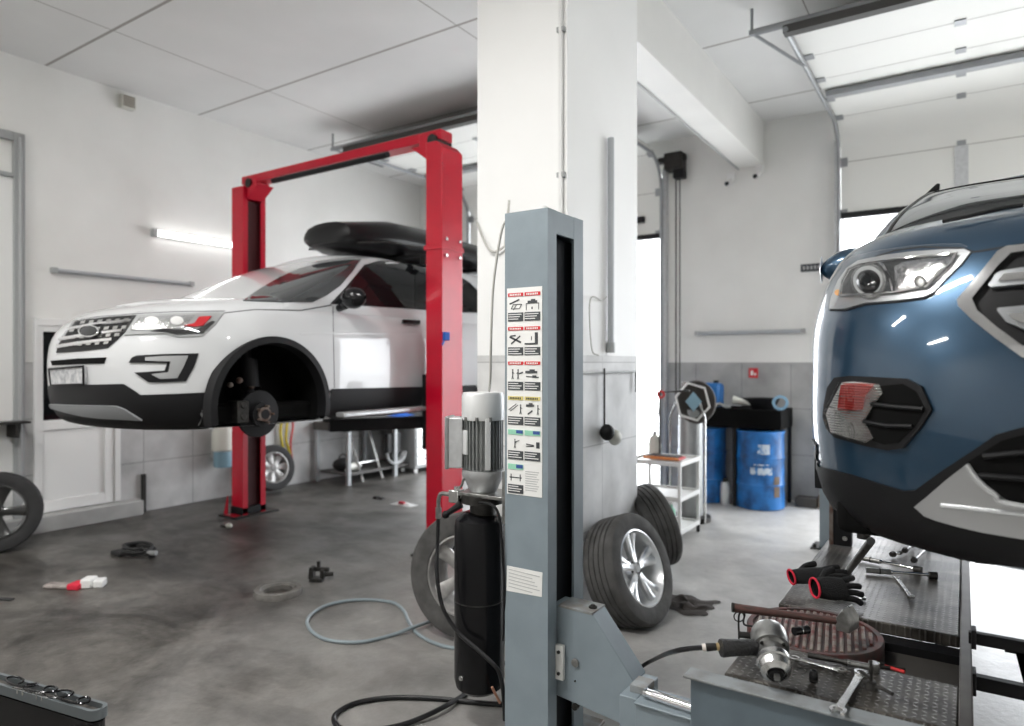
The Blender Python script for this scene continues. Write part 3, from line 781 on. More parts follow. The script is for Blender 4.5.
def glass_from_loft(name, key, a, b_, i0, i1, both, m, push=.006, fr=None):
    """a pane that follows the cabin surface: loft rows a..b_, contour points i0..i1 (centre front = 0)"""
    lvs = smooth_levels(key, 14); n = len(lvs); rows = []
    for z, yf, yr, w, Df, Dr, nn in lvs[int(a*n):int(b_*n)]:
        h = contour(yf, yr, w, Df, Dr, nn, 110, 40, 14)[i0:i1]
        rows.append([Vector((x, y, z)) for x, y in h])
    out = []
    for i, r in enumerate(rows):
        o = []
        for k, p in enumerate(r):
            du = r[min(k+1, len(r)-1)]-r[max(k-1, 0)]; dv = rows[min(i+1, len(rows)-1)][k]-rows[max(i-1, 0)][k]
            nr_ = du.cross(dv).normalized()
            if nr_.z < -.2 or (nr_.y > .3 and fr): nr_ = -nr_
            if not fr and nr_.x < 0: nr_ = -nr_
            o.append(p+nr_*push)
        out.append(o)
    if both:
        b = MB(); b.grid([[Vector((BX+s*p.x, p.y, p.z)) for s, p in [(-1, q) for q in r[::-1]]+[(1, q) for q in r[1:]]] for r in out]); return [fix(b.build(name, m, car))], out
    res = []
    for s in (-1, 1):
        b = MB(); b.grid([[Vector((BX+s*p.x, p.y, p.z)) for p in r] for r in out]); res.append(fix(b.build(name, m, car)))
    return res, out
ws, wrow = glass_from_loft('windscreen', cab, .14, .90, 0, 88, True, M['glass_grey'], fr=True)
for s_ in (-1, 1):
    pts = [Vector((BX+s_*r[-1].x, r[-1].y, r[-1].z)) for r in wrow]; fix(MB().tube(pts, .007, 8).build('windscreen_seal', M['black_gloss'], car))
fix(MB().tube([Vector((BX-p.x, p.y, p.z)) for p in wrow[0][::-2]]+[Vector((BX+p.x, p.y, p.z)) for p in wrow[0][::2]], .009, 8).build('windscreen_seal', M['black_plastic'], car))
fix(MB().tube([Vector((BX-p.x, p.y, p.z)) for p in wrow[-1][::-2]]+[Vector((BX+p.x, p.y, p.z)) for p in wrow[-1][::2]], .006, 8).build('windscreen_seal', M['black_gloss'], car))
for ia, ib in ((111, 121), (122, 132), (134, 142)): glass_from_loft('side_window', cab, .25, .84, ia, ib, False, M['glass_dark'])
for s_ in (-1, 1):
    rows = []
    for k in range(41):
        a = math.radians(-12+204*k/40); c, q = math.cos(a), math.sin(a); x0 = BX+s_*.892; R_ = .33; yy, zz = BYF+.99, 1.27
        rows.append([Vector((x0-s_*.06, yy-c*(R_+.05), zz+q*(R_+.05))), Vector((x0+s_*.016, yy-c*(R_+.04), zz+q*(R_+.04))), Vector((x0+s_*.018, yy-c*(R_-.02), zz+q*(R_-.02))), Vector((x0-s_*.06, yy-c*(R_-.03), zz+q*(R_-.03)))])
    fix(MB2(rows).build('wheel_arch_trim', M['black_plastic'], car))
fix(skc.strip('wiper', A1([(500, 232), (600, 212), (700, 190), (774, 178)]), M['black_plastic'], car, r=.006, off=.018))
fix(MB().tube(bez([(BX-.59, 3.98, 2.47), (BX-.60, 4.15, 2.512), (BX-.60, 5.0, 2.522), (BX-.59, 5.9, 2.505), (BX-.585, 6.05, 2.46)]), .012, 8).build('roof_rail', M['black_gloss'], car))
# aerial fin
h = (Vector((BX-.60, 4.10, 2.515)), None)
if h:
    p = h[0]; b = MB(); b.prism([p+Vector((-.035, 0, -.01)), p+Vector((.04, 0, .0)), p+Vector((.045, 0, .05)), p+Vector((.03, 0, .052))], (0, .10, 0))
    fix(b.build('rail_end', M['black_gloss'], car, bevel=.005))
# bonnet shut line and bonnet front edge
fix(skc.strip('bonnet_gap', ext(A1([(262, 333), (330, 312), (420, 300), (560, 305), (600, 318), (690, 304), (774, 290), (820, 284)])), M['hole_dark'], car, r=.0035, off=.0, flat=.6, curve=False))
# headlight
HL = [(106, 517), (112, 478), (135, 420), (165, 377), (205, 350), (300, 331), (400, 319), (500, 313), (570, 312), (592, 322), (562, 360), (500, 420), (470, 455), (430, 475), (330, 488), (230, 496), (160, 516)]
fix(skc.panel('headlight', A1(HL), M['silver'], car, off=.006, thick=.012, step=3))
hl = bpy.data.objects['headlight']
def sub(o, parent=hl): o.parent = parent; o.matrix_parent_inverse = Matrix.Identity(4); return o
inner = [(150, 470), (158, 425), (180, 385), (215, 370), (330, 352), (440, 342), (545, 333), (525, 365), (480, 410), (450, 440), (330, 462), (230, 468)]
sub(skc.panel('reflector_bowl', A1(inner), M['hl_inner'] if 'hl_inner' in M else M['dark_metal'], hl, off=.009, thick=.004, step=3))
def px_ring(cx, cy, r, n=28, sx=1): return [(cx+r*sx*math.cos(2*PI*k/n), cy+r*math.sin(2*PI*k/n)) for k in range(n)]
for (cx_, cy_, r_, nm, mm, bl) in ((247, 424, 60, 'projector_ring', 'steel_light', .0), (247, 424, 50, 'projector_bowl', 'grey_plastic', 0), (250, 428, 40, 'projector_lens', 'glass_dark', .018), (255, 432, 16, 'lens_reflection_ring', 'steel_light', .01)):
    if nm == 'lens_reflection_ring': continue
    sub(skc.panel(nm, A1(px_ring(cx_, cy_, r_)), M[mm], hl, off=.013+bl*.2+(.002 if nm != 'projector_ring' else 0), thick=.01, step=2.2, bulge=bl))
sub(skc.panel('high_beam_reflector', A1([(338, 458), (335, 375), (370, 358), (445, 348), (500, 350), (512, 370), (470, 418), (445, 440), (400, 455)]), M['chrome_soft'], hl, off=.012, thick=.004, step=2.5, bulge=.006))
sub(skc.panel('bulb', A1(px_ring(428, 430, 20)), M['steel'], hl, off=.022, thick=.012, step=2, bulge=.006))
sub(skc.panel('indicator_bulb', A1(px_ring(139, 462, 10)), M['amber'], hl, off=.010, thick=.004, step=2))
sub(skc.strip('bezel_rim', A1([(150, 472), (158, 425), (180, 384), (215, 369), (330, 351), (440, 341), (548, 331), (525, 367), (480, 412), (450, 442), (330, 464), (230, 470)]), M['chrome'], hl, r=.0035, off=.014, closed=True, curve=False))
sub(skc.strip('light_guide', A1([(330, 462), (318, 410), (300, 375), (285, 366)]), M['chrome'], hl, r=.004, off=.014))
sub(skc.panel('cover_lens', A1(HL), M['glass_clear'], hl, off=.030, thick=.001, step=4))
for o in hl.children: pass
# grille
GO = [(830, 303), (774, 309), (722, 313), (688, 332), (640, 392), (553, 492), (556, 512), (600, 556), (680, 620), (774, 688), (830, 728)]
GI = [(830, 326), (774, 330), (735, 336), (690, 380), (604, 488), (622, 528), (690, 586), (774, 648), (830, 688)]
fix(skc.panel('grille_surround', ext(A1(GO))+ext(ext(A1(GI)))[::-1], M['chrome'], car, off=.022, mirror=BX, thick=.028, step=3))
fix(skc.panel('grille', ext(A1(GI)), M['black_plastic'], car, off=.006, mirror=BX, thick=.006, step=4)); gr = bpy.data.objects['grille']
for k, (outer, innr) in enumerate(((
        [(830, 375), (774, 384), (700, 396), (684, 404), (658, 442), (664, 450), (774, 440), (830, 437)], [(830, 398), (774, 404), (712, 408), (694, 432), (774, 426), (830, 423)]),
        ([(830, 508), (774, 512), (690, 520), (688, 528), (718, 566), (774, 590), (830, 612)], [(830, 545), (774, 541), (724, 541), (742, 560), (774, 572), (830, 590)]))):
    sub(skc.panel('grille_bar', ext(A1(outer)), M['bar_grey'], gr, off=.020, mirror=BX, thick=.022, step=3), gr)
    sub(skc.panel('grille_bar_inlay', ext(A1(innr)), M['chrome'], gr, off=.026, mirror=BX, thick=.008, step=3), gr)
# fog lamp pocket
FB = [(88, 232), (92, 190), (104, 130), (128, 96), (180, 90), (300, 96), (375, 100), (425, 126), (461, 206), (420, 270), (362, 338), (310, 346), (230, 330), (130, 302), (100, 270)]
fix(skc.panel('fog_lamp_bezel', A2(FB), M['black_plastic'], car, off=.010, thick=.014, step=3)); fb = bpy.data.objects['fog_lamp_bezel']
sub(skc.panel('bezel_pocket', A2([(290, 125), (365, 118), (410, 145), (440, 206), (405, 262), (350, 318), (300, 325), (262, 312), (238, 246), (272, 180)]), M['black_matte'], fb, off=.006+.006, thick=.004, step=4), fb)
for l in (([(262, 186), (330, 195), (436, 204)]), ([(236, 246), (310, 260), (400, 262)])):
    sub(skc.strip('bezel_blade', ext(A2(l)), M['black_plastic'], fb, r=.006, off=.016, curve=False), fb)
FL = [(106, 222), (118, 195), (160, 113), (200, 110), (287, 119), (298, 150), (272, 182), (236, 244), (266, 302), (242, 318), (122, 284)]
fix(skc.panel('fog_lamp', A2(FL), M['fog_reflector'], car, off=.016, thick=.014, step=3)); fl = bpy.data.objects['fog_lamp']
sub(skc.panel('red_reflector', A2([(148, 205), (160, 122), (200, 116), (268, 124), (240, 160), (232, 205), (180, 210)]), M['fog_red'], fl, off=.019, thick=.003, step=3), fl)
sub(skc.panel('lamp_cover', A2(FL), M['glass_clear'], fl, off=.026, thick=.001, step=5), fl)
for l in ([(122, 196), (180, 206), (236, 212)], [(150, 160), (210, 162), (262, 168)]):
    sub(skc.strip('lamp_rib', ext(A2(l)), M['chrome'], fl, r=.002, off=.020), fl)
# lower cladding, silver skid, lower grille
LC = [(20, 300), (55, 400), (120, 415), (180, 430), (280, 462), (360, 486), (400, 484), (500, 412), (610, 340), (680, 292), (774, 266), (830, 258), (830, 720), (490, 720), (250, 700), (100, 600), (20, 560)]
fix(skc.panel('bumper_cladding', ext(A2(LC)), M['black_plastic'], car, off=.006, mirror=BX, thick=.008, step=5))
fix(skc.panel('lower_grille', ext(A2([(585, 385), (640, 350), (700, 312), (774, 292), (830, 285), (830, 545), (774, 520), (700, 500), (640, 462)])), M['black_matte'], car, off=.012, mirror=BX, thick=.006, step=5)); lg = bpy.data.objects['lower_grille']
for l in ([(640, 365), (774, 352), (830, 348)], [(625, 430), (774, 440), (830, 442)]):
    sub(skc.strip('grille_slat', ext(A2(l)), M['black_plastic'], lg, r=.008, off=.014, mirror=BX, curve=False), lg)
fix(skc.panel('skid_plate', ext(A2([(408, 534), (460, 492), (520, 440), (585, 390), (605, 420), (650, 470), (710, 512), (774, 540), (830, 558), (830, 648), (774, 640), (640, 618), (560, 600), (480, 578), (440, 562)])), M['silver'], car, off=.020, mirror=BX, thick=.020, step=4)); sp = bpy.data.objects['skid_plate']
sub(skc.strip('skid_edge', ext(A2([(500, 530), (600, 540), (700, 552), (774, 560), (830, 570)])), M['silver'], sp, r=.008, off=.020, mirror=BX), sp)
sub(skc.strip('skid_edge', ext(A2([(585, 392), (620, 440), (680, 492), (774, 532), (830, 548)])), M['alu'], sp, r=.008, off=.020, mirror=BX), sp)
# crease lines moulded in bumper
fix(skc.strip('bumper_seam', A1([(106, 520), (160, 520), (230, 500), (330, 492), (430, 480), (470, 462)]), M['hole_dark'], car, r=.003, off=.001, curve=False))
# door mirror
p = at(854, 268, x=BX-.98)
b = MB(); rows = []
mc = at(850, 268, y=3.25)
for i in range(13):
    f = i/12; th = PI*f; rr = max(.02, math.sin(th))**.6
    rows.append([mc+Vector((-.12+.24*f, math.cos(2*PI*k/16)*.055*rr, math.sin(2*PI*k/16)*.075*rr+.02*f)) for k in range(16)])
b.grid(rows, close_v=True)
mi = b.build('door_mirror', M['paint_blue'], None, sharp=60); fix(mi)
b = MB().tube([mc+Vector((.10, .0, -.04)), mc+Vector((.30, .02, -.09))], .03, 10); o = b.build('mirror_arm', M['black_plastic'], mi)
b = MB(); b.grid([[mc+Vector((-.122+.01*f, math.cos(2*PI*k/16)*.035*f, math.sin(2*PI*k/16)*.06*f)) for k in range(16)] for f in (0.02, 1)], close_v=True); b.build('mirror_trim', M['silver'], mi)
# under-body
b = MB().box(BX-.80, BX+.80, BYF+.35, BYF+4.2, 1.10, 1.22); fix(b.build('underbody', M['black_matte'], car, bevel=.03))
for sx in (-1, 1):
    for wy in (BYF+.92, BYF+3.60):
        if sx < 0 and wy < 4: continue
        b = MB().lathe([(.10, -.11), (.20, -.12), (.30, -.115), (.33, -.09), (.335, 0), (.33, .09), (.30, .115), (.21, .11), (.19, .08), (.05, .07)], origin=(BX+sx*.78, wy, 1.20), axis=(sx, 0, 0), seg=40)
        fix(b.build('wheel', M['rubber'], car))
b = MB().lathe([(0.001, -.05), (.15, -.05), (.15, .0), (.07, .01), (.07, .05), (0.001, .05)], origin=(BX-.74, BYF+.92, 1.24), axis=(-1, 0, 0), seg=32)
b.tube([(BX-.70, BYF+.92, 1.2), (BX-.2, BYF+.95, 1.25)], .03, 8); fix(b.build('brake_hub', M['dark_metal'], car))

def mirror_copy(o, parent):
    n = o.copy(); n.data = o.data.copy(); C.objects.link(n); n.parent = parent
    bm = bmesh.new(); bm.from_mesh(n.data)
    for v in bm.verts: v.co.x = 2*BX-v.co.x
    bmesh.ops.reverse_faces(bm, faces=bm.faces); bm.to_mesh(n.data); bm.free()
    n.matrix_parent_inverse = Matrix.Translation(-Vector(car.location)) if parent is car else Matrix.Identity(4)
    for ch in list(o.children):
        mirror_copy(ch, n)
for o in list(car.children):
    if o.name.split('.')[0] in ('headlight', 'fog_lamp_bezel', 'fog_lamp', 'wiper', 'roof_rail', 'bumper_seam', 'door_mirror', 'rail_end', 'brake_hub'): mirror_copy(o, car)
# ================================================================== WHITE SUV
WX = -5.0; WYF = 2.2
suv = thing('car', 'white off-road car raised on the red lift with its front wheel removed', 'car', (WX, WYF, 1.22))
def V_(dy, ins, z): return (z, WYF+dy, WYF+5.0-dy*.5, 1.0-ins, .80, .5, 2.6)
keys = [V_(.16, .12, 1.215), V_(.08, .05, 1.25), V_(.02, .01, 1.36), V_(.0, .0, 1.52), V_(.0, 0, 1.70), V_(.03, .0, 1.83), V_(.09, .02, 1.92), V_(.18, .05, 1.99), V_(.27, .09, 2.03), V_(.40, .13, 2.055)]
def rise2(tt, x, y): return (max(0, min(1, (y-WYF-.2)/1.0))**.8*.06)*max(0, (tt-.55)/.45)**2
b = loft_body(smooth_levels(keys, 6), WX, rise2, crown=.05, nx=24, nf=110, ns=110)
AY, AZ, AR = 3.045, 1.345, .465
for wy in (AY, AY+2.86):
    bmesh.ops.delete(b.bm, geom=[f for f in b.bm.faces if abs(f.calc_center_median().x-WX) > .80 and (f.calc_center_median().y-wy)**2+(f.calc_center_median().z-AZ)**2 < AR**2], context='FACES')
wbody = b.build('body', M['paint_white'], None, sharp=60)
cab = [(z, yf, yr, w, D, .3, 3.0) for z, yf, yr, w, D in ((2.04, 3.02, 7.12, .93, .22), (2.14, 3.18, 7.1, .905, .22), (2.28, 3.45, 7.05, .855, .22), (2.42, 3.74, 6.98, .80, .22), (2.53, 4.00, 6.9, .745, .22), (2.575, 4.16, 6.8, .69, .22))]
b = loft_body(smooth_levels(cab, 10), WX, None, crown=.06, nx=20, nf=50, ns=60, bottom=False)
wcab = b.build('cabin', M['paint_white'], None, sharp=60)
sw = Skin([wbody, wcab])
def fw(*obs):
    for o in obs:
        if o.parent is None: o.parent = suv
        setloc(o, suv)
    return obs[0]
fw(wbody, wcab)
def sb2(o, parent): o.parent = parent; o.matrix_parent_inverse = Matrix.Identity(4); return o
B1 = lambda pts: P(pts, 40, 290, 5.115)
B3 = lambda pts: P(pts, 220, 180, 3.3)
def suv_part(nm): return [o for o in suv.children if o.name.split('.')[0] == nm][-1]
# glass
fw(sw.panel('windscreen', [(243, 301), (262, 288), (280, 277.5), (300, 269), (322, 263.5), (345, 260.5), (361, 259.5), (352, 272), (340, 286), (326, 296), (312, 302.5), (280, 302.5)], M['glass_grey'], suv, off=.006, thick=.008, step=3))
fw(sw.panel('side_window', [(334, 304), (342, 296), (354, 282), (366, 268), (378, 264), (400, 264), (412, 265.5), (412, 307)], M['glass_dark'], suv, off=.006, thick=.008, step=3))
fw(sw.panel('side_window', [(414.5, 307.5), (414.5, 266), (430, 269), (452, 276), (452, 311)], M['glass_dark'], suv, off=.006, thick=.008, step=3))
fw(sw.panel('side_window', [(456, 311.5), (456, 278), (466, 284), (478, 298), (490, 312)], M['glass_dark'], suv, off=.006, thick=.008, step=3))
fw(sw.panel('window_surround', [(330, 304), (345, 288), (364, 265), (378, 261), (402, 261), (432, 266), (456, 274), (470, 283), (484, 297), (494, 313), (452, 312.5), (412, 309)], M['black_gloss'], suv, off=.003, thick=.005, step=3))
fw(sw.strip('roof_rail', [(372, 258), (400, 258), (430, 262), (460, 269)], M['silver'], suv, r=.012, off=.022))
fw(sw.strip('bonnet_gap', [(224, 313), (255, 309.5), (300, 310.5), (318, 307.5), (332, 305)], M['hole_dark'], suv, r=.005, off=-.001, flat=.6, curve=False))
fw(sw.strip('bonnet_gap', [(62, 337), (74, 321), (95, 317), (138, 313.5), (180, 311.5), (225, 311)], M['hole_dark'], suv, r=.005, off=-.001, flat=.6, curve=False))
fw(sw.strip('door_gap', [(333, 306), (333.5, 340), (334.5, 388)], M['hole_dark'], suv, r=.004, off=-.001, flat=.6, curve=False))
fw(sw.strip('door_crease', [(300, 334), (340, 333), (400, 333), (460, 334)], M['paint_white'], suv, r=.012, off=-.004, flat=.6))
fw(sw.panel('door_handle', [(401, 321), (418, 322), (418, 325), (401, 324)], M['black_gloss'], suv, off=.03, thick=.02, step=2))
# grille
GR = B1([(88, 322), (100, 280), (120, 250), (182, 165), (260, 152), (380, 140), (502, 132), (490, 160), (430, 225), (350, 297), (220, 312)])
fw(sw.panel('grille', GR, M['black_plastic'], suv, off=.008, thick=.010, step=3)); wg = suv_part('grille')
for l in ([(110, 255), (250, 232), (430, 212)], [(150, 205), (300, 180), (470, 165)], [(100, 290), (240, 270), (380, 255)]):
    sb2(sw.strip('grille_bar', B1(l), M['chrome'], wg, r=.013, off=.014, flat=.7), wg)
b = MB()
import itertools
for j in range(4):
    for k in range(8):
        y = 170+j*36+(k*-2.5); x = 175-j*22+k*44+(12 if j % 2 else 0)
        pt = (x, y)
        pl = B1([(x, y), (x+24, y-2), (x+18, y+13), (x-5, y+15)])
        if all(inside(q, GR) for q in pl):
            for q in (pl,):
                H = sw.hits(q)
                if all(H):
                    V1 = [h_[0]+h_[1]*.018 for h_ in H]; b.prism(V1, -H[0][1]*.012)
o = b.build('mesh_studs', M['steel_light'], wg); sb2(o, wg)
sb2(sw.panel('emblem', px_ring(*B1([(272, 222)])[0], 5, sx=1.9), M['glass_dark'], wg, off=.032, thick=.015, step=2), wg)
sb2(sw.strip('emblem_rim', px_ring(*B1([(272, 222)])[0], 5, sx=1.9), M['chrome'], wg, r=.005, off=.032, closed=True), wg)
# headlight
fw(sw.panel('headlight', B1([(435, 232), (500, 133), (700, 124), (942, 117), (900, 175), (832, 238), (700, 242), (640, 225), (560, 228)]), M['grey_plastic'], suv, off=.010, thick=.014, step=3)); wh = suv_part('headlight')
sb2(sw.panel('reflector_bowl', B1([(470, 210), (515, 150), (700, 138), (790, 136), (740, 200), (600, 205)]), M['chrome_soft'], wh, off=.016, thick=.006, step=2.5), wh)
sb2(sw.panel('projector_lens', px_ring(*B1([(580, 172)])[0], 4.5, sx=1.6), M['white_plastic'], wh, off=.024, thick=.01, step=2), wh)
sb2(sw.panel('projector_lens', px_ring(*B1([(705, 168)])[0], 4.0, sx=1.6), M['white_plastic'], wh, off=.024, thick=.01, step=2), wh)
sb2(sw.panel('headlight_shadow_gap', B1([(570, 215), (640, 205), (800, 208), (880, 165), (895, 168), (835, 225), (700, 232), (640, 218)]), M['black_plastic'], wh, off=.016, thick=.006, step=2.5), wh)
sb2(sw.panel('red_reflector', B1([(740, 190), (790, 180), (815, 148), (878, 144), (835, 190), (790, 196)]), M['red_lens'], wh, off=.022, thick=.006, step=2.5), wh)
sb2(sw.panel('cover_lens', B1([(440, 228), (502, 136), (700, 127), (936, 120), (898, 172), (830, 235), (700, 239), (640, 222), (560, 226)]), M['glass_clear'], wh, off=.036, thick=.001, step=4), wh)
# fog lamp
fw(sw.panel('fog_lamp_bezel', B1([(458, 372), (475, 345), (500, 335), (640, 328), (812, 324), (790, 390), (748, 466), (640, 472), (560, 472), (488, 422), (640, 412), (652, 375)]), M['black_plastic'], suv, off=.010, thick=.014, step=2.5)); wf = suv_part('fog_lamp_bezel')
sb2(sw.panel('fog_lamp', B1([(545, 345), (640, 338), (760, 336), (735, 395), (705, 450), (620, 455), (575, 430), (660, 420), (672, 365), (545, 362)]), M['silver'], wf, off=.016, thick=.008, step=2.5), wf)
# slots, plate, cladding
fw(sw.panel('bumper_slot', B1([(58, 362), (200, 350), (340, 345), (330, 377), (200, 380), (66, 386)]), M['black_matte'], suv, off=.006, thick=.01, step=3))
fw(sw.panel('license_plate', B1([(66, 404), (240, 390), (242, 480), (76, 486)]), M['plate_grey'], suv, off=.022, thick=.02, step=3))
fw(sw.strip('plate_frame', B1([(66, 404), (240, 390), (242, 480), (76, 486)]), M['black_plastic'], suv, r=.007, off=.024, closed=True, curve=False))
fw(sw.panel('bumper_cladding', B1([(30, 492), (250, 484), (430, 480), (470, 505), (515, 537), (700, 530), (872, 522), (900, 480), (905, 760), (300, 760), (0, 700)]), M['black_plastic'], suv, off=.008, thick=.012, step=4))
fw(sw.panel('skid_plate', B1([(30, 580), (200, 586), (320, 588), (400, 590), (440, 605), (530, 660), (440, 655), (330, 650), (230, 640), (140, 620), (70, 600)]), M['alu_dark'], suv, off=.022, thick=.02, step=3))
fw(sw.panel('sill_cladding', [(326, 389), (430, 386.5), (520, 384), (520, 412), (326, 425)], M['black_plastic'], suv, off=.008, thick=.012, step=5))
# arch moulding, liner
for sx in (1, -1):
    for wy in (AY, AY+2.86):
        rows = []
        for k in range(41):
            a = math.radians(-12+204*k/40); c, s_ = math.cos(a), math.sin(a)
            x0 = WX+sx*.99; rows.append([Vector((x0-sx*.05, wy-c*(AR+.035), AZ+s_*(AR+.035))), Vector((x0+sx*.022, wy-c*(AR+.025), AZ+s_*(AR+.025))), Vector((x0+sx*.026, wy-c*(AR-.02), AZ+s_*(AR-.02))), Vector((x0-sx*.05, wy-c*(AR-.035), AZ+s_*(AR-.035)))])
        b = MB(); b.grid(rows); fw(b.build('wheel_arch_trim', M['black_plastic'], suv))
        rows = []
        for k in range(41):
            a = math.radians(-14+208*k/40); c, s_ = math.cos(a), math.sin(a)
            rows.append([Vector((WX+sx*xx, wy-c*(AR+.0), AZ+s_*(AR+.0))) for xx in (.99, .55)]+[Vector((WX+sx*.54, wy-c*.001, AZ))])
        b = MB(); b.grid(rows); fw(b.build('wheel_arch_liner', M['black_matte'], suv))
b = MB().box(WX-.82, WX+.82, WYF+.45, WYF+4.7, 1.23, 1.36); fw(b.build('underbody', M['black_matte'], suv, bevel=.03))
# hub with disc and caliper where the front wheel is off
hx, hy, hz = WX+.84, 3.04, 1.29
b = MB().lathe([(0.001, -.03), (.165, -.03), (.165, -.005), (.085, .0), (.085, .045), (.034, .05), (.034, .07), (0.001, .07)], origin=(hx, hy, hz), axis=(1, 0, 0), seg=40)
hub = fw(b.build('brake_disc', M['black_plastic'], suv)); 
b = MB()
for k in range(5):
    a = 2*PI*k/5; b.tube([(hx+.04, hy+.058*math.cos(a), hz+.058*math.sin(a)), (hx+.085, hy+.058*math.cos(a), hz+.058*math.sin(a))], .008, 8)
b.lathe([(.022, .05), (.05, .052), (.05, .065), (.022, .068)], origin=(hx, hy, hz), axis=(1, 0, 0), seg=24); sb2(b.build('wheel_studs', M['rust_steel'], hub), hub)
b = MB().box(hx-.06, hx+.05, hy-.21, hy-.12, hz-.05, hz+.10); b.tube([(hx+.05, hy-.165, hz+.07), (hx+.062, hy-.165, hz+.07)], .022, 12); b.tube([(hx+.05, hy-.165, hz-.01), (hx+.062, hy-.165, hz-.01)], .022, 12)
fw(b.build('brake_caliper', M['dark_metal'], suv, bevel=.01))
b = MB().tube([(hx-.08, hy-.02, hz+.10), (hx-.16, hy, AZ+.40)], .035, 12); b.tube([(hx-.075, hy-.02, hz+.18), (hx-.13, hy, AZ+.32)], .065, 14); fw(b.build('suspension_strut', M['black_plastic'], suv))
b = MB().tube([(hx-.03, hy, hz-.10), (hx-.5, hy+.05, 1.26)], .03, 8); b.tube([(hx-.03, hy-.1, hz-.05), (hx-.5, hy-.12, 1.28)], .018, 8); fw(b.build('control_arm', M['dark_metal'], suv))
for c_, r_ in (((hx-.05, hy-.03, hz+.20), .026), ((hx-.03, hy-.14, hz+.24), .024), ((hx-.03, hy-.21, hz+.21), .02)): fw(MB().ball(c_, r_).build('strut_bolt', M['rust_steel'], suv))
# rear wheel (on)
for sx, wy in ((1, AY+2.86),):
    b = MB().lathe([(.10, .05), (.235, .06), (.25, .11), (.30, .125), (.36, .105), (.375, .09), (.375, -.09), (.36, -.11), (.25, -.12)], origin=(WX+sx*.86, wy, 1.30), axis=(sx, 0, 0), seg=48); fw(b.build('wheel', M['rubber'], suv))
# side step
b = MB().box(WX+1.0, WX+1.10, AY+.55, AY+2.3, 1.235, 1.275); fw(b.build('side_step', M['alu'], suv, bevel=.012))
# mirror
mc = at(354, 298, x=WX+1.12)
b = MB(); rows = []
for i in range(11):
    f = i/10; rr = max(.03, math.sin(PI*f))**.5
    rows.append([mc+Vector((-.13+.25*f, math.cos(2*PI*k/14)*.07*rr, math.sin(2*PI*k/14)*.085*rr)) for k in range(14)])
b.grid(rows, close_v=True); mm_ = fw(b.build('door_mirror', M['black_gloss'], suv))
b = MB().tube([mc+Vector((-.1, .02, -.05)), mc+Vector((-.26, .03, -.08))], .03, 8); o = b.build('mirror_arm', M['black_gloss'], mm_)
# seat seen through window as pale headrest block on inner side
# roof box on the bars
rb = thing('roof_box', 'long black roof box on top of the white car', 'roof box', (-4.80, 5.40, 2.655))
rows = []
L_ = 2.45
prof = [(0, .45, .13), (.012, .72, .19), (.10, .90, .26), (.25, 1, .33), (.5, 1, .345), (.75, .98, .31), (.93, .9, .24), (.98, .8, .16), (1, .3, .05)]
for f, wsc, hh in prof:
    y = -L_/2+L_*f; w = .42*wsc; z0 = .02+.05*(1-min(1, f/.12)) if f < .12 else .02
    rows.append([Vector((w*cx_, y, z0+zz*hh)) for cx_, zz in ((-.75, 0), (.75, 0), (.96, .22), (1, .40), (.95, .62), (.8, .85), (.45, 1), (0, 1.04), (-.45, 1), (-.8, .85), (-.95, .62), (-1, .40), (-.96, .22))])
b = MB(); V = b.grid(rows, close_v=True); b.face(V[0]); b.face(V[-1]); b.build('box_shell', M['box_black'], rb, sharp=50)
b = MB()
for sx in (-1, 1): b.tube([(sx*.39*q, y, z) for q, y, z in ((.8, -1.12, .06), (1.02, -.85, .10), (1.06, 0, .125), (1.05, .8, .115), (.9, 1.15, .08))], .010, 8)
b.build('lid_seam', M['dark_metal'], rb)
for yy in (-.55, .55):
    b = MB().box(-.62, .62, yy-.03, yy+.03, -.02, .015); b.box(-.65, -.58, yy-.04, yy+.04, -.09, .0); b.box(.58, .65, yy-.04, yy+.04, -.09, .0); b.build('roof_bar', M['black_plastic'], rb, bevel=.006)
# ================================================================== LIFTS
def post_mesh(x0, x1, y0, y1, z1, lip0, lip1, zo, th=.012, side=1, b=None):
    """C-channel column open towards +x"""
    b = b or MB()
    # one closed C outline, extruded, plus a head plate over the opening
    pts = [(x0, y0), (x1, y0), (x1, y0+lip0), (x1-th, y0+lip0), (x1-th, y0+th), (x0+th, y0+th), (x0+th, y1-th), (x1-th, y1-th), (x1-th, y1-lip1), (x1, y1-lip1), (x1, y1), (x0, y1)]
    b.prism([Vector((x, y, 0)) for x, y in pts], (0, 0, z1))
    b.box(x1-th, x1-.001, y0+lip0-.001, y1-lip1+.001, zo, z1-.001); b.box(x0+th-.001, x1-th+.001, y0+th-.001, y1-th+.001, z1-.01, z1-.001)
    return b
NX0, NX1, NY0, NY1, NZ = -1.648, -1.434, 2.43, 2.742, 2.292
lift = thing('vehicle_lift', 'grey-blue lift column with safety stickers in the foreground', 'lift', ((NX0+NX1)/2, (NY0+NY1)/2, 0))
def fl_(o, r=lift): return setloc(o, r) if o.parent is r else o
def LB(b, name, m, bevel=0, parent=lift, **k):
    o = b.build(name, m, parent, bevel=bevel, **k)
    if parent is lift: setloc(o, lift)
    return o
LB(post_mesh(NX0, NX1, NY0, NY1, NZ, .072, .085, 2.195), 'column', M['lift_blue'])
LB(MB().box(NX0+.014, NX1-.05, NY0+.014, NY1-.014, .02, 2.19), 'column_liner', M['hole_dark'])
LB(MB().box(NX0-.08, NX1+.06, NY0-.10, NY1+.10, 0, .016), 'base_plate', M['lift_worn'], .003)
b = MB().lathe([(0.001, .02), (.016, .02), (.018, 0)], origin=(NX1-.05, NY0+.05, NZ), axis=(0, 0, 1), seg=16); LB(b, 'top_cap', M['label_white'])
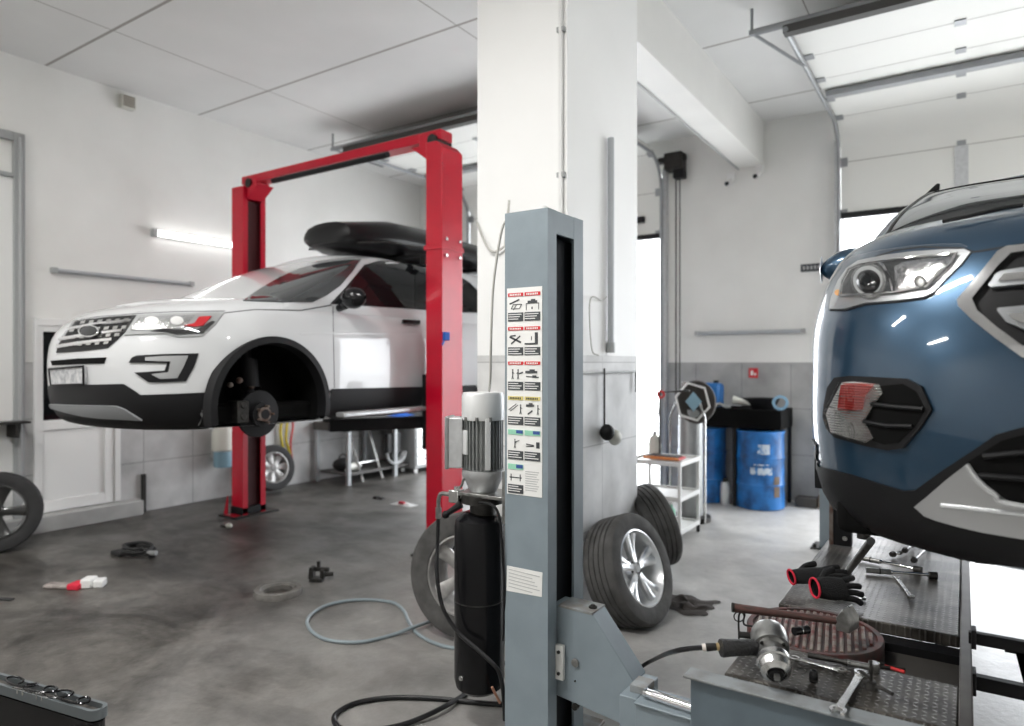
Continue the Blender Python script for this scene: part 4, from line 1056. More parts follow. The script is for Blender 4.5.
# sticker sheet
yf = NY0-.0005
fx = lambda u, v: at(u, v, y=NY0)
xs0, xs1 = fx(507.3, 290).x, fx(542.3, 290).x; zt, zb = fx(516, 288).z, fx(516, 494.5).z
sheet = LB(MB().box(xs0, xs1, yf-.0015, yf, zb, zt), 'sticker_sheet', M['label_white'])
colx = [(fx(508.5, 290).x, fx(523.6, 290).x), (fx(525, 290).x, fx(540.6, 290).x)]
rows_ = [(293, 296.6, 312.7, 321.3, 'label_red'), (327, 330.4, 347.3, 355.2, 'label_red'), (361.5, 364.8, 381.7, 390, 'label_red'), (396.2, 399.9, 416.4, 424.7, 'label_yellow'), (429.6, 434.6, 450.6, 459.4, 'label_green'), (464, 469.3, 484.4, 493, 'label_green')]
def chip(b, x0, x1, z0, z1, d=.002): b.box(x0, x1, yf-.0015-d, yf-.0014, min(z0, z1), max(z0, z1))
def line2(b, x0, z0, x1, z1, w=.0014):
    d = Vector((x1-x0, 0, z1-z0)); n = Vector((-d.z, 0, d.x)).normalized()*w
    P_ = [Vector((x0, yf-.003, z0))+n, Vector((x1, yf-.003, z1))+n, Vector((x1, yf-.003, z1))-n, Vector((x0, yf-.003, z0))-n]; b.prism(P_, (0, .001, 0))
for ri, (a0, a1, c0, c1, mn) in enumerate(rows_):
    for ci, (x0, x1) in enumerate(colx):
        z = lambda v: fx(516, v).z
        w_ = x1-x0
        if ri == 5 and ci == 1:
            b = MB()
            for k in range(9): chip(b, x0+.003, x1-.006-(k % 3)*.006, z(470+k*2.3), z(470.7+k*2.3), .001)
            LB(b, 'small_print', M['ink_soft'], parent=sheet); continue
        b = MB(); chip(b, x0, x1, z(a0), z(a1)); LB(b, 'header_band', M[mn], parent=sheet)
        if mn == 'label_green':
            b = MB(); chip(b, x0+w_*.55, x1-.002, z(a0+.3), z(a1-1.5), .003); LB(b, 'header_mark', M['label_blue'], parent=sheet)
        else:
            b = MB()
            for k in range(7): chip(b, x0+w_*(.12+.11*k), x0+w_*(.19+.11*k), z(a0+.9), z(a1-.8), .0028)
            LB(b, 'header_lettering', M['label_white'] if mn == 'label_red' else M['ink'], parent=sheet)
        b = MB(); chip(b, x0, x1, z(c0), z(c1)); LB(b, 'caption_box', M['ink'], parent=sheet)
        b = MB()
        for k in range(3): chip(b, x0+.003, x1-.008-.008*((k+ri) % 3), z(c0+1.4+k*2.3), z(c0+2.2+k*2.3), .0028)
        LB(b, 'caption_lettering', M['label_white'], parent=sheet)
        b = MB(); m0, m1 = z(a1+2.5), z(c0-1.5); H = m1-m0; X = lambda f: x0+w_*f; Z = lambda f: m1-H*f
        def man(fx_, s=1):
            xx = X(fx_); chip(b, xx-.0022, xx+.0022, Z(.72), Z(.85)); line2(b, xx, Z(.7), xx, Z(.35), .0022); line2(b, xx, Z(.36), xx-.004, Z(.08)); line2(b, xx, Z(.36), xx+.004, Z(.08)); line2(b, xx, Z(.62), xx+.008*s, Z(.52))
        def carsh(f0, f1, g0): chip(b, X(f0), X(f1), Z(g0), Z(g0+.18)); chip(b, X(f0+.12*(f1-f0)*3), X(f1-.2*(f1-f0)), Z(g0+.18), Z(g0+.30))
        key = (ri, ci)
        if key == (0, 0): line2(b, X(.1), Z(.6), X(.75), Z(.95), .003); line2(b, X(.2), Z(.2), X(.75), Z(.2)); line2(b, X(.2), Z(.2), X(.35), Z(.55)); line2(b, X(.35), Z(.55), X(.9), Z(.55)); line2(b, X(.9), Z(.55), X(.75), Z(.2)); line2(b, X(.35), Z(.1), X(.55), Z(.5))
        elif key == (0, 1): carsh(.2, .8, .62); line2(b, X(.1), Z(.6), X(.1), Z(.05)); line2(b, X(.9), Z(.6), X(.9), Z(.05)); line2(b, X(.1), Z(.58), X(.9), Z(.58)); line2(b, X(.48), Z(.3), X(.48), Z(.1), .003)
        elif key == (1, 0): line2(b, X(.1), Z(.7), X(.85), Z(.25), .004); line2(b, X(.2), Z(.15), X(.8), Z(.75), .003); line2(b, X(.15), Z(.75), X(.5), Z(.8), .003)
        elif key == (1, 1): chip(b, X(.66), X(.84), Z(.2), Z(1)); chip(b, X(0), X(.84), Z(.08), Z(.2)); chip(b, X(.42), X(.46), Z(.4), Z(.7))
        elif key == (2, 0): man(.3); man(.66, -1); line2(b, X(.72), Z(.5), X(.98), Z(.62), .003)
        elif key == (2, 1): carsh(.05, .8, .55); line2(b, X(.1), Z(.3), X(.9), Z(.25), .002); chip(b, X(.5), X(.75), Z(.2), Z(.4))
        elif key == (3, 0): line2(b, X(.05), Z(.4), X(.55), Z(.9)); line2(b, X(.15), Z(.3), X(.65), Z(.8)); man(.82)
        elif key == (3, 1): carsh(.1, .6, .7); man(.85); line2(b, X(.2), Z(.1), X(.5), Z(.4), .003)
        elif key == (4, 0): man(.45); line2(b, X(.45), Z(.6), X(.75), Z(.75))
        elif key == (4, 1): line2(b, X(.1), Z(.5), X(.6), Z(.42), .002); line2(b, X(.1), Z(.3), X(.6), Z(.35), .002); chip(b, X(.75), X(.95), Z(.2), Z(.7))
        elif key == (5, 0): line2(b, X(.1), Z(.5), X(.9), Z(.5), .002); line2(b, X(.2), Z(.2), X(.2), Z(.8), .002); line2(b, X(.8), Z(.2), X(.8), Z(.8), .002)
        LB(b, 'pictogram', M['ink'], parent=sheet)
# paper label lower down, slightly askew
q = [at(u, v, y=NY0) for u, v in ((507.2, 565.5), (542.5, 572.5), (542, 597), (506.6, 590.5))]
b = MB().prism([p+Vector((0, -.0015, 0)) for p in q], (0, .0012, 0)); lab = LB(b, 'paper_label', M['label_white'])
b = MB(); xa, xb = q[0].x, q[1].x
for k in range(6):
    z0 = q[0].z-.012-k*.0145; x1 = xb-.012-(k*7 % 4)*.012; P_ = [Vector((xa+.01, NY0-.003, z0)), Vector((x1, NY0-.003, z0-.006)), Vector((x1, NY0-.003, z0-.009)), Vector((xa+.01, NY0-.003, z0-.003))]; b.prism(P_, (0, .0012, 0))
LB(b, 'label_lettering', M['ink_soft'], parent=lab)
# carriage
cy0, cy1 = 2.515, 2.632
poly = [(NX1-.03, .626), (-1.274, .622), (-1.090, .390), (-1.090, .225), (-1.13, .205), (NX1-.03, .245)]
LB(MB().prism([Vector((x, cy0, z)) for x, z in poly], (0, cy1-cy0, 0)), 'carriage', M['lift_blue'], .004)
LB(MB().prism([Vector((x, cy0-.002, z)) for x, z in ((NX1+.002, .629), (-1.272, .626), (-1.272, .616), (NX1+.002, .619))], (0, cy1-cy0+.004, 0)), 'carriage_top', M['lift_worn'], .001)
b = MB().box(NX1-.002, NX1+.036, NY0+.062, NY0+.082, .322, .468); LB(b, 'stop_block', M['white_enamel'], .003)
b = MB()
for z in (.350, .440): b.tube([(NX1+.017, NY0+.055, z), (NX1+.017, NY0+.063, z)], .007, 8)
LB(b, 'block_screws', M['dark_metal'])
b = MB().tube([(-1.35, cy0-.008, .404), (-1.35, cy0, .404)], .017, 16); LB(b, 'carriage_plug', M['steel'])
b = MB().tube([(-1.35, cy0-.012, .222), (-1.35, cy0+.01, .222)], .014, 8); LB(b, 'carriage_bolt', M['dark_metal'])
b = MB().lathe([(0.001, .014), (.008, .014), (.012, .008), (.018, .006), (.018, 0)], origin=(-1.295, cy0+.05, .628), axis=(0, 0, 1), seg=12); LB(b, 'carriage_bolt', M['dark_metal'])
b = MB().tube([(-1.352, cy0-.004, .326), (-1.352, cy0+.001, .326)], .004, 8); LB(b, 'grease_nipple', M['dark_metal'])
# swing arm
b = MB(); b.box(-1.10, -1.03, 2.40, 2.62, .22, .385); b.box(-1.03, -.35, 2.385, 2.51, .27, .375); b.box(-1.03, -.35, 2.375, 2.52, .375, .385)
LB(b, 'swing_arm', M['lift_blue'], .004)
b = MB(); b.box(-1.075, -1.01, 2.44, 2.53, .385, .415, None); LB(b, 'arm_stop', M['lift_worn'], .003)
b = MB().tube([(-1.01, 2.425, .408), (-1.0, 2.425, .408)], .020, 14, radii=[.014, .019]); b.tube([(-1.0, 2.425, .408), (-.96, 2.423, .407), (-.75, 2.41, .404)], .018, 16, radii=[.0145, .0175, .0175]); LB(b, 'chrome_pin', M['chrome'])
# power unit
TX, TY = -1.872, 2.55
b = MB().lathe([(0.001, .142), (.085, .145), (.108, .165), (.116, .20), (.116, .56)], origin=(TX, TY, 0), axis=(0, 0, 1), seg=40)
b.lathe([(.1168, .548), (.1168, .553)], origin=(TX, TY, 0), axis=(0, 0, 1), seg=40)
b.lathe([(.116, .56), (.116, .90), (.110, .93), (.085, .952), (.06, .965), (.001, .966)], origin=(TX, TY, 0), axis=(0, 0, 1), seg=40)
tank = LB(b, 'oil_tank', M['tank_black'])
b = MB().lathe([(.1166, .560), (.1175, .5625), (.1166, .565)], origin=(TX, TY, 0), axis=(0, 0, 1), seg=40); LB(b, 'tank_seam', M['dark_metal'], parent=tank)
p = at(463, 677, y=TY-.10); b = MB().tube([p+Vector((0, .02, 0)), p+Vector((0, -.016, 0))], .011, 12); b.tube([p+Vector((0, -.016, 0)), p+Vector((0, -.022, 0))], .008, 8); LB(b, 'drain_plug', M['steel_light'], parent=tank)
LB(MB().lathe([(.06, .955), (.06, 1.005), (.10, 1.01), (.10, 1.05), (.001, 1.05)], origin=(TX+.02, TY, 0), axis=(0, 0, 1), seg=32), 'tank_neck', M['dark_metal'])
MX_ = TX+.022
b = MB().box(MX_-.10, NX0+.002, TY-.085, TY+.085, 1.045, 1.062); b.box(NX0-.03, NX0, TY-.10, TY+.10, .95, 1.18); LB(b, 'mounting_bracket', M['steel'], .003)
b = MB().lathe([(.06, 1.06), (.075, 1.09), (.088, 1.12), (.098, 1.135), (.098, 1.16), (.001, 1.16)], origin=(MX_, TY, 0), axis=(0, 0, 1), seg=32); LB(b, 'motor_flange', M['alu'])
mot = LB(MB().lathe([(.078, 1.155), (.078, 1.41), (.001, 1.412)], origin=(MX_, TY, 0), axis=(0, 0, 1), seg=40), 'motor_body', M['motor_grey'])
for k in range(30):
    a = 2*PI*k/30; mt = Matrix.Translation((MX_, TY, 0)) @ Matrix.Rotation(a, 4, 'Z')
    LB(MB().box(.076, .092, -.0025, .0025, 1.165, 1.405, mt), 'cooling_fin', M['motor_grey'], parent=mot)
b = MB().lathe([(.097, 1.39), (.0985, 1.40), (.0985, 1.50), (.092, 1.515), (.001, 1.518)], origin=(MX_, TY, 0), axis=(0, 0, 1), seg=40); LB(b, 'fan_cover', M['alu_light'])
b = MB()
for k in range(4):
    a = -PI/2-.9+k*.62; c = Vector((MX_+.1*math.cos(a), TY+.1*math.sin(a), 1.386)); b.tube([c, c+Vector((0, 0, .02))], .007, 8)
LB(b, 'cover_screws', M['steel'])
# name plate and terminal box
mt = Matrix.Translation((MX_, TY, 0)) @ Matrix.Rotation(-2.05, 4, 'Z')
LB(MB().box(.088, .098, -.026, .026, 1.235, 1.345, mt), 'motor_plate', M['alu_light'], .002)
mt = Matrix.Translation((MX_, TY, 0)) @ Matrix.Rotation(-2.72, 4, 'Z')
tb = LB(MB().box(.085, .155, -.055, .055, 1.17, 1.40, mt), 'terminal_box', M['alu'], .005)
LB(MB().box(.150, .168, -.060, .060, 1.165, 1.405, mt), 'terminal_cover', M['motor_grey'], .004, parent=tb)
mt2 = Matrix.Translation((MX_, TY, 0)) @ Matrix.Rotation(-.72, 4, 'Z')
LB(MB().box(.085, .10, -.012, .012, 1.17, 1.40, mt2), 'cover_strip', M['alu_light'], .002)
# valve block, fittings, hose
pv = at(457, 496, y=TY-.06)
vb = LB(MB().box(pv.x-.028, pv.x+.028, pv.y-.03, pv.y+.03, pv.z-.028, pv.z+.030), 'valve_block', M['steel_light'], .004)
b = MB().tube([pv+Vector((.02, 0, 0)), Vector((MX_-.02, TY-.05, pv.z-.006))], .012, 10); b.tube([pv+Vector((0, 0, .03)), pv+Vector((0, 0, .045))], .014, 8); LB(b, 'valve_fitting', M['steel_light'], parent=vb)
b = MB().tube(bez([pv+Vector((.01, -.01, .03)), pv+Vector((.035, -.01, .055)), pv+Vector((.05, -.01, .085)), pv+Vector((.10, -.02, .098)), pv+Vector((.15, -.02, .105))]), .006, 8, radii=None); LB(b, 'release_lever', M['steel'], parent=vb)
b = MB().tube([pv+Vector((.04, -.02, -.03)), pv+Vector((-.02, -.05, -.075))], .012, 10, radii=[.018, .012]); b.ball(pv+Vector((-.025, -.052, -.08)), .018); LB(b, 'release_knob', M['black_plastic'], parent=vb)
pe = at(438.5, 497, y=TY-.06)
b = MB().tube(bez([pv+Vector((-.02, 0, 0)), (pe.x+.02, pe.y, pv.z+.002), (pe.x, pe.y, pe.z-.015), (pe.x, pe.y, pe.z-.05)]), .010, 10); b.tube([(pe.x, pe.y, pe.z-.05), (pe.x, pe.y, pe.z-.10)], .015, 10); LB(b, 'hose_elbow', M['steel'], parent=vb)
HZ = lambda u, v, y=2.40: at(u, v, y=y)
b = MB().tube(bez([HZ(438.5, 516, 2.49), HZ(437.5, 545, 2.47), HZ(437, 575, 2.42), HZ(443, 608, 2.40), HZ(458, 632, 2.40), HZ(478, 650, 2.40), HZ(492, 663, 2.40), HZ(499, 672, 2.41), HZ(503, 690, 2.45), HZ(505, 720, 2.48)]), .0095, 10); hs = LB(b, 'hydraulic_hose', M['hose_black'])
b = MB().tube([HZ(459, 623-0, 2.388), HZ(461, 625, 2.388)], .0030, 6); b.bm.free()
b = MB().tube(bez([Vector((MX_-.0, TY-.07, 1.02)), HZ(492, 505, 2.42), HZ(500, 520, 2.42), HZ(503, 560, 2.42), HZ(504.5, 600, 2.43), HZ(503, 640, 2.44)]), .006, 8); LB(b, 'return_hose', M['hose_black'])
b = MB().tube([HZ(492, 687, 2.46), HZ(500, 703, 2.50)], .006, 8); LB(b, 'copper_wire', M['copper'])
# grey flex from the motor up to the column head
b = MB().tube(bez([HZ(489, 391, 2.55), HZ(490.5, 375, 2.5), HZ(491, 340, 2.46), HZ(493, 290, 2.45), HZ(498, 250, 2.45), HZ(503, 226, 2.45), HZ(509, 219, 2.47)]), .0055, 8); LB(b, 'power_cable', M['cable_grey'])
b = MB().tube(bez([at(477, 222, y=3.70), at(482, 236, y=3.69), at(488, 248, y=3.68), at(494, 252, y=3.68), at(499, 250, y=3.68), at(505, 246, y=3.69)]), .008, 8); b.tube([at(505, 246, y=3.69), at(505, 246, y=3.69)+Vector((.02, .02, .3))], .008, 8)
tcab = thing('wall_cable', 'thin grey cable sagging across the front of the white pillar', 'cable', at(477, 222, y=3.70)); o = b.build('cable_run', M['cable_grey'], tcab); setloc(o, tcab)

# ------------------------------------------------------------------ RED LIFT
RY0, RY1, RZ = 4.5, 4.785, 3.55
red = thing('vehicle_lift', 'red two-post lift with overhead beam carrying the white car', 'lift', (-5.16, 4.64, 0))
def RB(b, name, m, bevel=0, parent=red):
    o = b.build(name, m, parent, bevel=bevel)
    if parent is red: setloc(o, red)
    return o
lp = RB(post_mesh(-6.635, -6.44, RY0, RY1, RZ, .06, .06, 3.42, side=1), 'post', M['lift_red'])
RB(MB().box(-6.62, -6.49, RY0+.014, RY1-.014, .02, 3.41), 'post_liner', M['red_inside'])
b = MB(); b.box(-3.875, -3.697, RY0, RY1, 0, RZ-.06)
b.prism([Vector((-3.875, RY0, RZ-.06)), Vector((-3.697, RY0, RZ-.06)), Vector((-3.76, RY0, RZ)), Vector((-3.875, RY0, RZ))], (0, RY1-RY0, 0)); RB(b, 'post', M['lift_red'], .005)
RB(MB().box(-3.89, -3.69, RY0-.012, RY1+.012, 2.62, 2.66), 'joint_band', M['lift_red'], .003)
b = MB()
for y in (RY0+.05, RY1-.05):
    for z in (2.57, 2.71): b.tube([(-3.70, y, z), (-3.68, y, z)], .014, 8)
RB(b, 'joint_bolts', M['steel_light'])
b = MB().box(-6.55, -3.76, 4.56, 4.72, RZ+.035, RZ+.12)
for x0, x1 in ((-6.50, -6.30), (-4.0, -3.82)):
    b.prism([Vector((x0, 4.55, RZ-.02)), Vector((x1, 4.55, RZ-.02)), Vector((x1 if x0 < -5 else x1, 4.55, RZ+.10)), Vector((x0, 4.55, RZ+.10))], (0, .18, 0))
RB(b, 'overhead_beam', M['lift_red'], .005)
b = MB().prism([Vector((-3.90, 4.54, RZ-.13)), Vector((-3.90, 4.54, RZ+.0)), Vector((-4.08, 4.54, RZ+.0))], (0, .2, 0)); RB(b, 'gusset', M['lift_red'])
b = MB().prism([Vector((-6.42, 4.54, RZ-.13)), Vector((-6.42, 4.54, RZ+.0)), Vector((-6.24, 4.54, RZ+.0))], (0, .2, 0)); RB(b, 'gusset', M['lift_red'])
for x in (-6.40, -3.84): RB(MB().tube([(x, 4.53, RZ+.03), (x, 4.75, RZ+.03)], .05, 16), 'cable_pulley', M['dark_metal'])
pa = at(273, 181, y=4.52); pb = at(388, 155.5, y=4.52); RB(MB().tube([pa, (pb.x, 4.52, pa.z)], .028, 12), 'safety_bar', M['black_plastic'])
for xc in (-6.54, -3.785):
    RB(MB().box(xc-.16, xc+.16, 4.38, 4.92, 0, .018), 'base_plate', M['dark_metal'], .003)
    s = 1 if xc < -5 else -1
    b = MB()
    for yy in (4.44, 4.84): b.prism([Vector((xc-.09*s, yy, .018)), Vector((xc-.15*s, yy, .018)), Vector((xc-.09*s, yy, .22))], (0, .012, 0))
    b.prism([Vector((xc-.09, RY0, .015)), Vector((xc+.09, RY0, .015)), Vector((xc+.09, RY0-.10, .015)), Vector((xc-.09, RY0-.10, .015))], (0, 0, .004))
    RB(b, 'foot_gusset', M['lift_red'])
    RB(MB().box(xc-.10, xc+.10, RY0-.015, RY1+.015, .018, .10), 'foot_boot', M['black_plastic'], .01)
    b = MB().box(xc+(.05 if s > 0 else -.16), xc+(.16 if s > 0 else -.05), RY0+.03, RY1-.03, .90, 1.55); RB(b, 'carriage', M['black_plastic'], .006)
    for dy in (-.75, .85):
        a = Vector((xc+.16*s, 4.64, 1.13)); e = Vector((xc+.62*s, 4.64+dy, 1.13)); mt = frame_of(a, e-a); L_ = (e-a).length
        RB(MB().box(0, L_, -.05, .05, -.05, .05, mt), 'swing_arm', M['black_plastic'], .004)
        RB(MB().lathe([(.05, 0), (.05, .04), (.065, .045), (.065, .075), (.001, .075)], origin=(e.x, e.y, 1.16), axis=(0, 0, 1), seg=20), 'arm_pad', M['rubber'])
b = MB().tube([(-6.435, RY0+.12, 2.55), (-6.43, RY0+.12, 2.55)], .03, 14); RB(b, 'post_knob', M['white_enamel'])
p = at(443.5, 338, x=-3.69)
t = thing('cable_clip', 'small blue clip stuck on the right red post', 'clip', p)
b = MB().box(-.0, .03, -.015, .05, -.02, .05); b.build('clip_body', M['blue_cloth'], t, bevel=.006); MB().tube([(.01, 0, -.02), (.01, -.03, -.06)], .008, 8).build('clip_arm', M['blue_cloth'], t)

# ------------------------------------------------------------------ TREAD PLATE PLATFORM
HP = .65; QX0, QX1 = -.648, -.015
pf = thing('ramp_platform', 'low steel ramp platform with tread plate under the blue car', 'platform', (-.33, 3.6, 0))
def PB(b, name, m, bevel=0, parent=pf):
    o = b.build(name, m, parent, bevel=bevel)
    if parent is pf: setloc(o, pf)
    return o
PB(MB().box(QX0, QX1, 2.985, 6.6, HP-.045, HP), 'tread_plate', M['tread_plate'], .006)
PB(MB().box(QX0, QX1, 2.215, 2.53, HP-.04, HP), 'tread_plate', M['tread_plate'], .006)
PB(MB().box(QX0+.02, QX1, 2.53, 2.99, HP-.10, HP-.075), 'recess_floor', M['dusty_black'], .002)
b = MB().box(QX0+.02, QX0+.05, 2.22, 6.58, HP-.19, HP-.045); PB(b, 'side_rail', M['lift_blue'], .004)
b = MB().box(QX1, QX1+.035, 2.20, 6.6, HP-.20, HP+.006); PB(b, 'side_rail', M['lift_worn_dark'], .004)
PB(MB().box(QX0+.05, QX1, 2.9, 2.985, HP-.18, HP-.045), 'cross_member', M['black_plastic'])
PB(MB().box(QX0-.105, .35, 2.125, 2.20, HP-.008, HP), 'beam_flange', M['lift_worn2'], .002)
PB(MB().box(QX0-.085, .35, 2.140, 2.152, HP-.26, HP-.008), 'cross_beam', M['lift_blue_shaded'], .002)
PB(MB().box(QX0+.003, QX1, 2.205, 2.216, HP-.05, HP-.012), 'plate_edge', M['lift_blue'])
for yy in (2.6, 4.3, 5.8):
    for xx in (QX0+.09, QX1-.09): PB(MB().box(xx-.03, xx+.03, yy-.03, yy+.03, .012, HP-.045), 'leg', M['black_plastic'], .004)
    PB(MB().box(QX0+.02, QX1-.02, yy-.08, yy+.08, 0, .012), 'foot_plate', M['dark_metal'], .003)
for (u, v, sec) in ((972, 634, .030), (972, 677, .036)):
    p = at(u, v, x=QX1+.035); b = MB().box(p.x-.01, .34, p.y-sec/2, p.y+sec/2, p.z-sec, p.z+sec*.3)
    b.box(p.x-.002, p.x+.012, p.y-sec, p.y+sec, p.z-sec*1.4, p.z+sec*.7); PB(b, 'link_bar', M['black_plastic'], .003)
pA = at(972, 634, x=QX1+.035); pB = at(972, 677, x=QX1+.035)
b = MB().prism([Vector((.11, pA.y, pA.z-.02)), Vector((.34, pA.y+.0, pA.z-.02)), Vector((.34, pB.y, pB.z-.01)), Vector((.17, pB.y, pB.z-.01)), Vector((.155, (pA.y*.45+pB.y*.55), (pA.z+pB.z)/2-.015)), Vector((.14, pA.y*.8+pB.y*.2, pA.z-.02))], (0, 0, -.02)); PB(b, 'link_plate', M['black_plastic'])
# turn plate
tp = thing('turn_plate', 'round ribbed turn plate with worn red rim lying in the platform recess', 'turn plate', (-.475, 2.765, HP-.075))
R0 = .236; b = MB().lathe([(R0-.02, 0), (R0, .006), (R0, .07), (R0-.004, .076), (R0-.022, .076), (R0-.024, .068), (.001, .068)], axis=(0, 0, 1), seg=64); disc = b.build('plate_disc', M['red_rim'], tp)
b = MB()
for k in range(-8, 9):
    x = k*.024; L_ = math.sqrt(max(0, (R0-.035)**2-x*x))
    if L_ < .03: continue
    mt = Matrix.Rotation(.14, 4, 'Z')
    o = MB().box(x-.0065, x+.0065, -L_, L_, .066, .076, mt).build('plate_rib', M['plate_worn'], tp, bevel=.003)
b.bm.free()
sp_ = thing('steel_post', 'short grey-blue steel post standing behind the raised blue car', 'post', at(831, 548, z=0))
MB().box(-.085, .07, -.07, .07, 0, 1.25).build('post_body', M['lift_blue'], sp_, bevel=.005); MB().box(-.15, .13, -.13, .13, 0, .012).build('foot_plate', M['dark_metal'], sp_)
b = MB().tube([(-.12, -.1, .01), (-.12, -.1, .045)], .015, 8); b.build('anchor_bolt', M['dark_metal'], sp_)
# ================================================================== WHEELS LYING ABOUT
c = at(452, 577, z=0)
make_wheel('mounted_tyre', 'wheel leaning against the pillar behind the black oil tank', loc=(-2.50, 3.32, .375), axis=(.16, -1, .10), spokes=5, double=False, alloy='alloy_dull', rim_m=M['rubber_dusty'], D=.74, rimR=.235, W=.24)
make_wheel('mounted_tyre', 'silver alloy wheel leaning against the right side of the pillar', loc=at(629, 570, x=-1.80), axis=(1, -.10, .36), D=.70, rimR=.235, W=.235, rim_m=M['rubber_dusty'], spin=.2)
make_wheel('mounted_tyre', 'dark tyre leaning on the pillar behind the silver alloy wheel', loc=at(648, 527, x=-2.04), axis=(-.75, -.85, -.30), D=.64, W=.24, rimR=.225, rim_m=M['rubber_dusty'], alloy='dark_metal')
make_wheel('mounted_tyre', 'wheel leaning on the left wall behind the red post', loc=at(271, 468, x=-7.36), axis=(1, -.1, .18), D=.58, rimR=.19, W=.2, spokes=7, double=False, alloy='alloy_dull')
make_wheel('mounted_tyre', 'large black wheel cut off by the left edge of the picture', loc=at(-4, 512, x=-7.08), axis=(1, -.45, .10), D=.69, rimR=.235, W=.22, alloy='alloy_black', double=False)
# ================================================================== FLOOR HOSES AND BITS
def floor_hose(name, label, px, r, m, cat='hose', z=None, **k):
    P_ = [at(u, v, z=r if len(q) == 0 else q[0]) for u, v, *q in px]
    t = thing(name, label, cat, P_[0]); o = MB().tube(bez(P_), r, 10).build(name+'_run' if name != 'hose' else 'hose_run', m, t); setloc(o, t); return t
floor_hose('air_hose', 'grey-blue hose looped on the floor left of the black oil tank', [(500, 650), (470, 650), (440, 645), (418, 634), (409, 622), (404, 611), (394, 603), (375, 600), (350, 600.5), (325, 606), (309, 617), (309, 628), (322, 638), (342, 642), (365, 641.5), (392, 635), (414, 627, .03), (440, 618)], .011, M['hose_blue'])
floor_hose('power_cable', 'black cable curving over the floor at the bottom edge', [(515, 705), (480, 703), (440, 699), (400, 697.5), (370, 700), (348, 706), (334, 717), (342, 729), (372, 730), (405, 724), (440, 709, .03), (466, 693), (485, 675), (520, 655)], .012, M['hose_black'], cat='cable')
def item(name, label, cat, u, v, rz=0, z=0.0, group=None): return thing(name, label, cat, at(u, v, z=z), (0, 0, rz), group)
t = item('brake_ring', 'grey metal ring lying on the floor left of the hose loop', 'ring', 278, 594)
MB().lathe([(.10, 0), (.165, 0), (.168, .02), (.160, .042), (.125, .045), (.115, .03), (.10, .03), (.10, 0)], axis=(0, 0, 1), seg=40).build('ring_body', M['steel_dull'], t)
MB().lathe([(.0, .002), (.098, .002)], axis=(0, 0, 1), seg=30).build('ring_bore', M['dusty_black'], t)
t = item('metal_bracket', 'small dark metal bracket on the floor beside the grey ring', 'bracket', 321, 581, .5)
b = MB().box(-.08, .02, -.04, .03, 0, .03); b.box(-.08, -.05, -.04, .03, .03, .11); b.box(.0, .03, -.03, .04, .02, .09); b.box(-.05, .06, .0, .03, .07, .10); b.build('bracket_body', M['dark_metal'], t, bevel=.006)
MB().tube([(.03, 0, .05), (.09, .02, .05)], .016, 10).build('bracket_pin', M['dark_metal'], t)
MB().tube([(-.03, .03, .10), (-.03, .03, .14)], .014, 10).build('bracket_bolt', M['dark_metal'], t)
t = item('glove_packet', 'long grey cloth packet on the floor with red and white end', 'packet', 72, 588, math.radians(28))
MB().box(-.20, .02, -.045, .045, 0, .03).build('grey_sleeve', M['packet_grey'], t, bevel=.012)
MB().box(.0, .09, -.06, .05, 0, .045).build('red_band', M['red_cloth'], t, bevel=.01)
MB().box(.07, .15, -.04, .07, 0, .07, Matrix.Rotation(.2, 4, 'Z')).build('white_pack', M['white_plastic'], t, bevel=.012)
MB().box(.15, .22, -.06, .04, 0, .055, Matrix.Rotation(.35, 4, 'Z')).build('white_pack', M['white_plastic'], t, bevel=.01)
MB().box(-.02, .12, .05, .10, 0, .03).build('red_tab', M['red_cloth'], t, bevel=.008)
t = item('cable_bundle', 'black coil of cable lying on the floor below the white car', 'cable', 138, 556)
P_ = [Vector((.17*math.cos(a)*(1+.15*math.sin(2.3*a))-.0, .10*math.sin(a)*(1+.2*math.cos(1.7*a)), .02+.012*(a/3))) for a in [i*.35 for i in range(54)]]
MB().tube(P_, .014, 8).build('coil', M['rubber'], t)
MB().box(-.22, -.08, -.12, -.04, 0, .04).build('plug_block', M['rubber'], t, bevel=.01); MB().tube([(.12, -.02, .05), (.25, .02, .06)], .02, 10).build('cable_plug', M['grey_plastic'], t)
t = item('paper_scrap', 'small white scrap on the floor in front of the left red post', 'scrap', 229, 528); b = MB().ball((0, 0, .025), .035, (1.1, .9, .7), 8); b.build('scrap_body', M['milky'], t); MB().box(-.12, -.03, -.02, .02, 0, .02).build('dark_piece', M['dusty_black'], t, bevel=.004); 
t = item('white_rag', 'crumpled white rag with a red mark on the floor in the background', 'rag', 404, 505)
rows = [[Vector((-.16+.32*i/10, -.07+.14*j/8, .004+.035*abs(math.sin(i*1.1+j*.9))*math.sin(PI*i/10)*math.sin(PI*j/8))) for j in range(9)] for i in range(11)]
b = MB(); b.grid(rows); o = b.build('rag_cloth', M['white_plastic'], t); MB().box(-.05, .03, -.045, -.01, .01, .045).build('red_mark', M['red_cloth'], t, bevel=.01)
t = item('metal_scrap', 'small dark metal piece on the floor left of the white rag', 'scrap', 379, 499); MB().box(-.07, -.01, -.03, .03, 0, .03).build('piece', M['dark_metal'], t, bevel=.006); MB().box(.01, .07, -.02, .03, 0, .025).build('piece', M['dark_metal'], t, bevel=.006)
t = item('rubber_strip', 'flat black strip on the floor at the left edge below the big wheel', 'strip', 5, 600, .4); MB().box(-.12, .06, -.02, .02, 0, .012).build('strip_body', M['rubber'], t, bevel=.004); MB().box(-.12, -.10, -.03, .03, 0, .016).build('strip_end', M['rubber'], t)
t = item('rag', 'black crumpled rag on the floor under the silver alloy wheel', 'rag', 676, 603)
rows = []
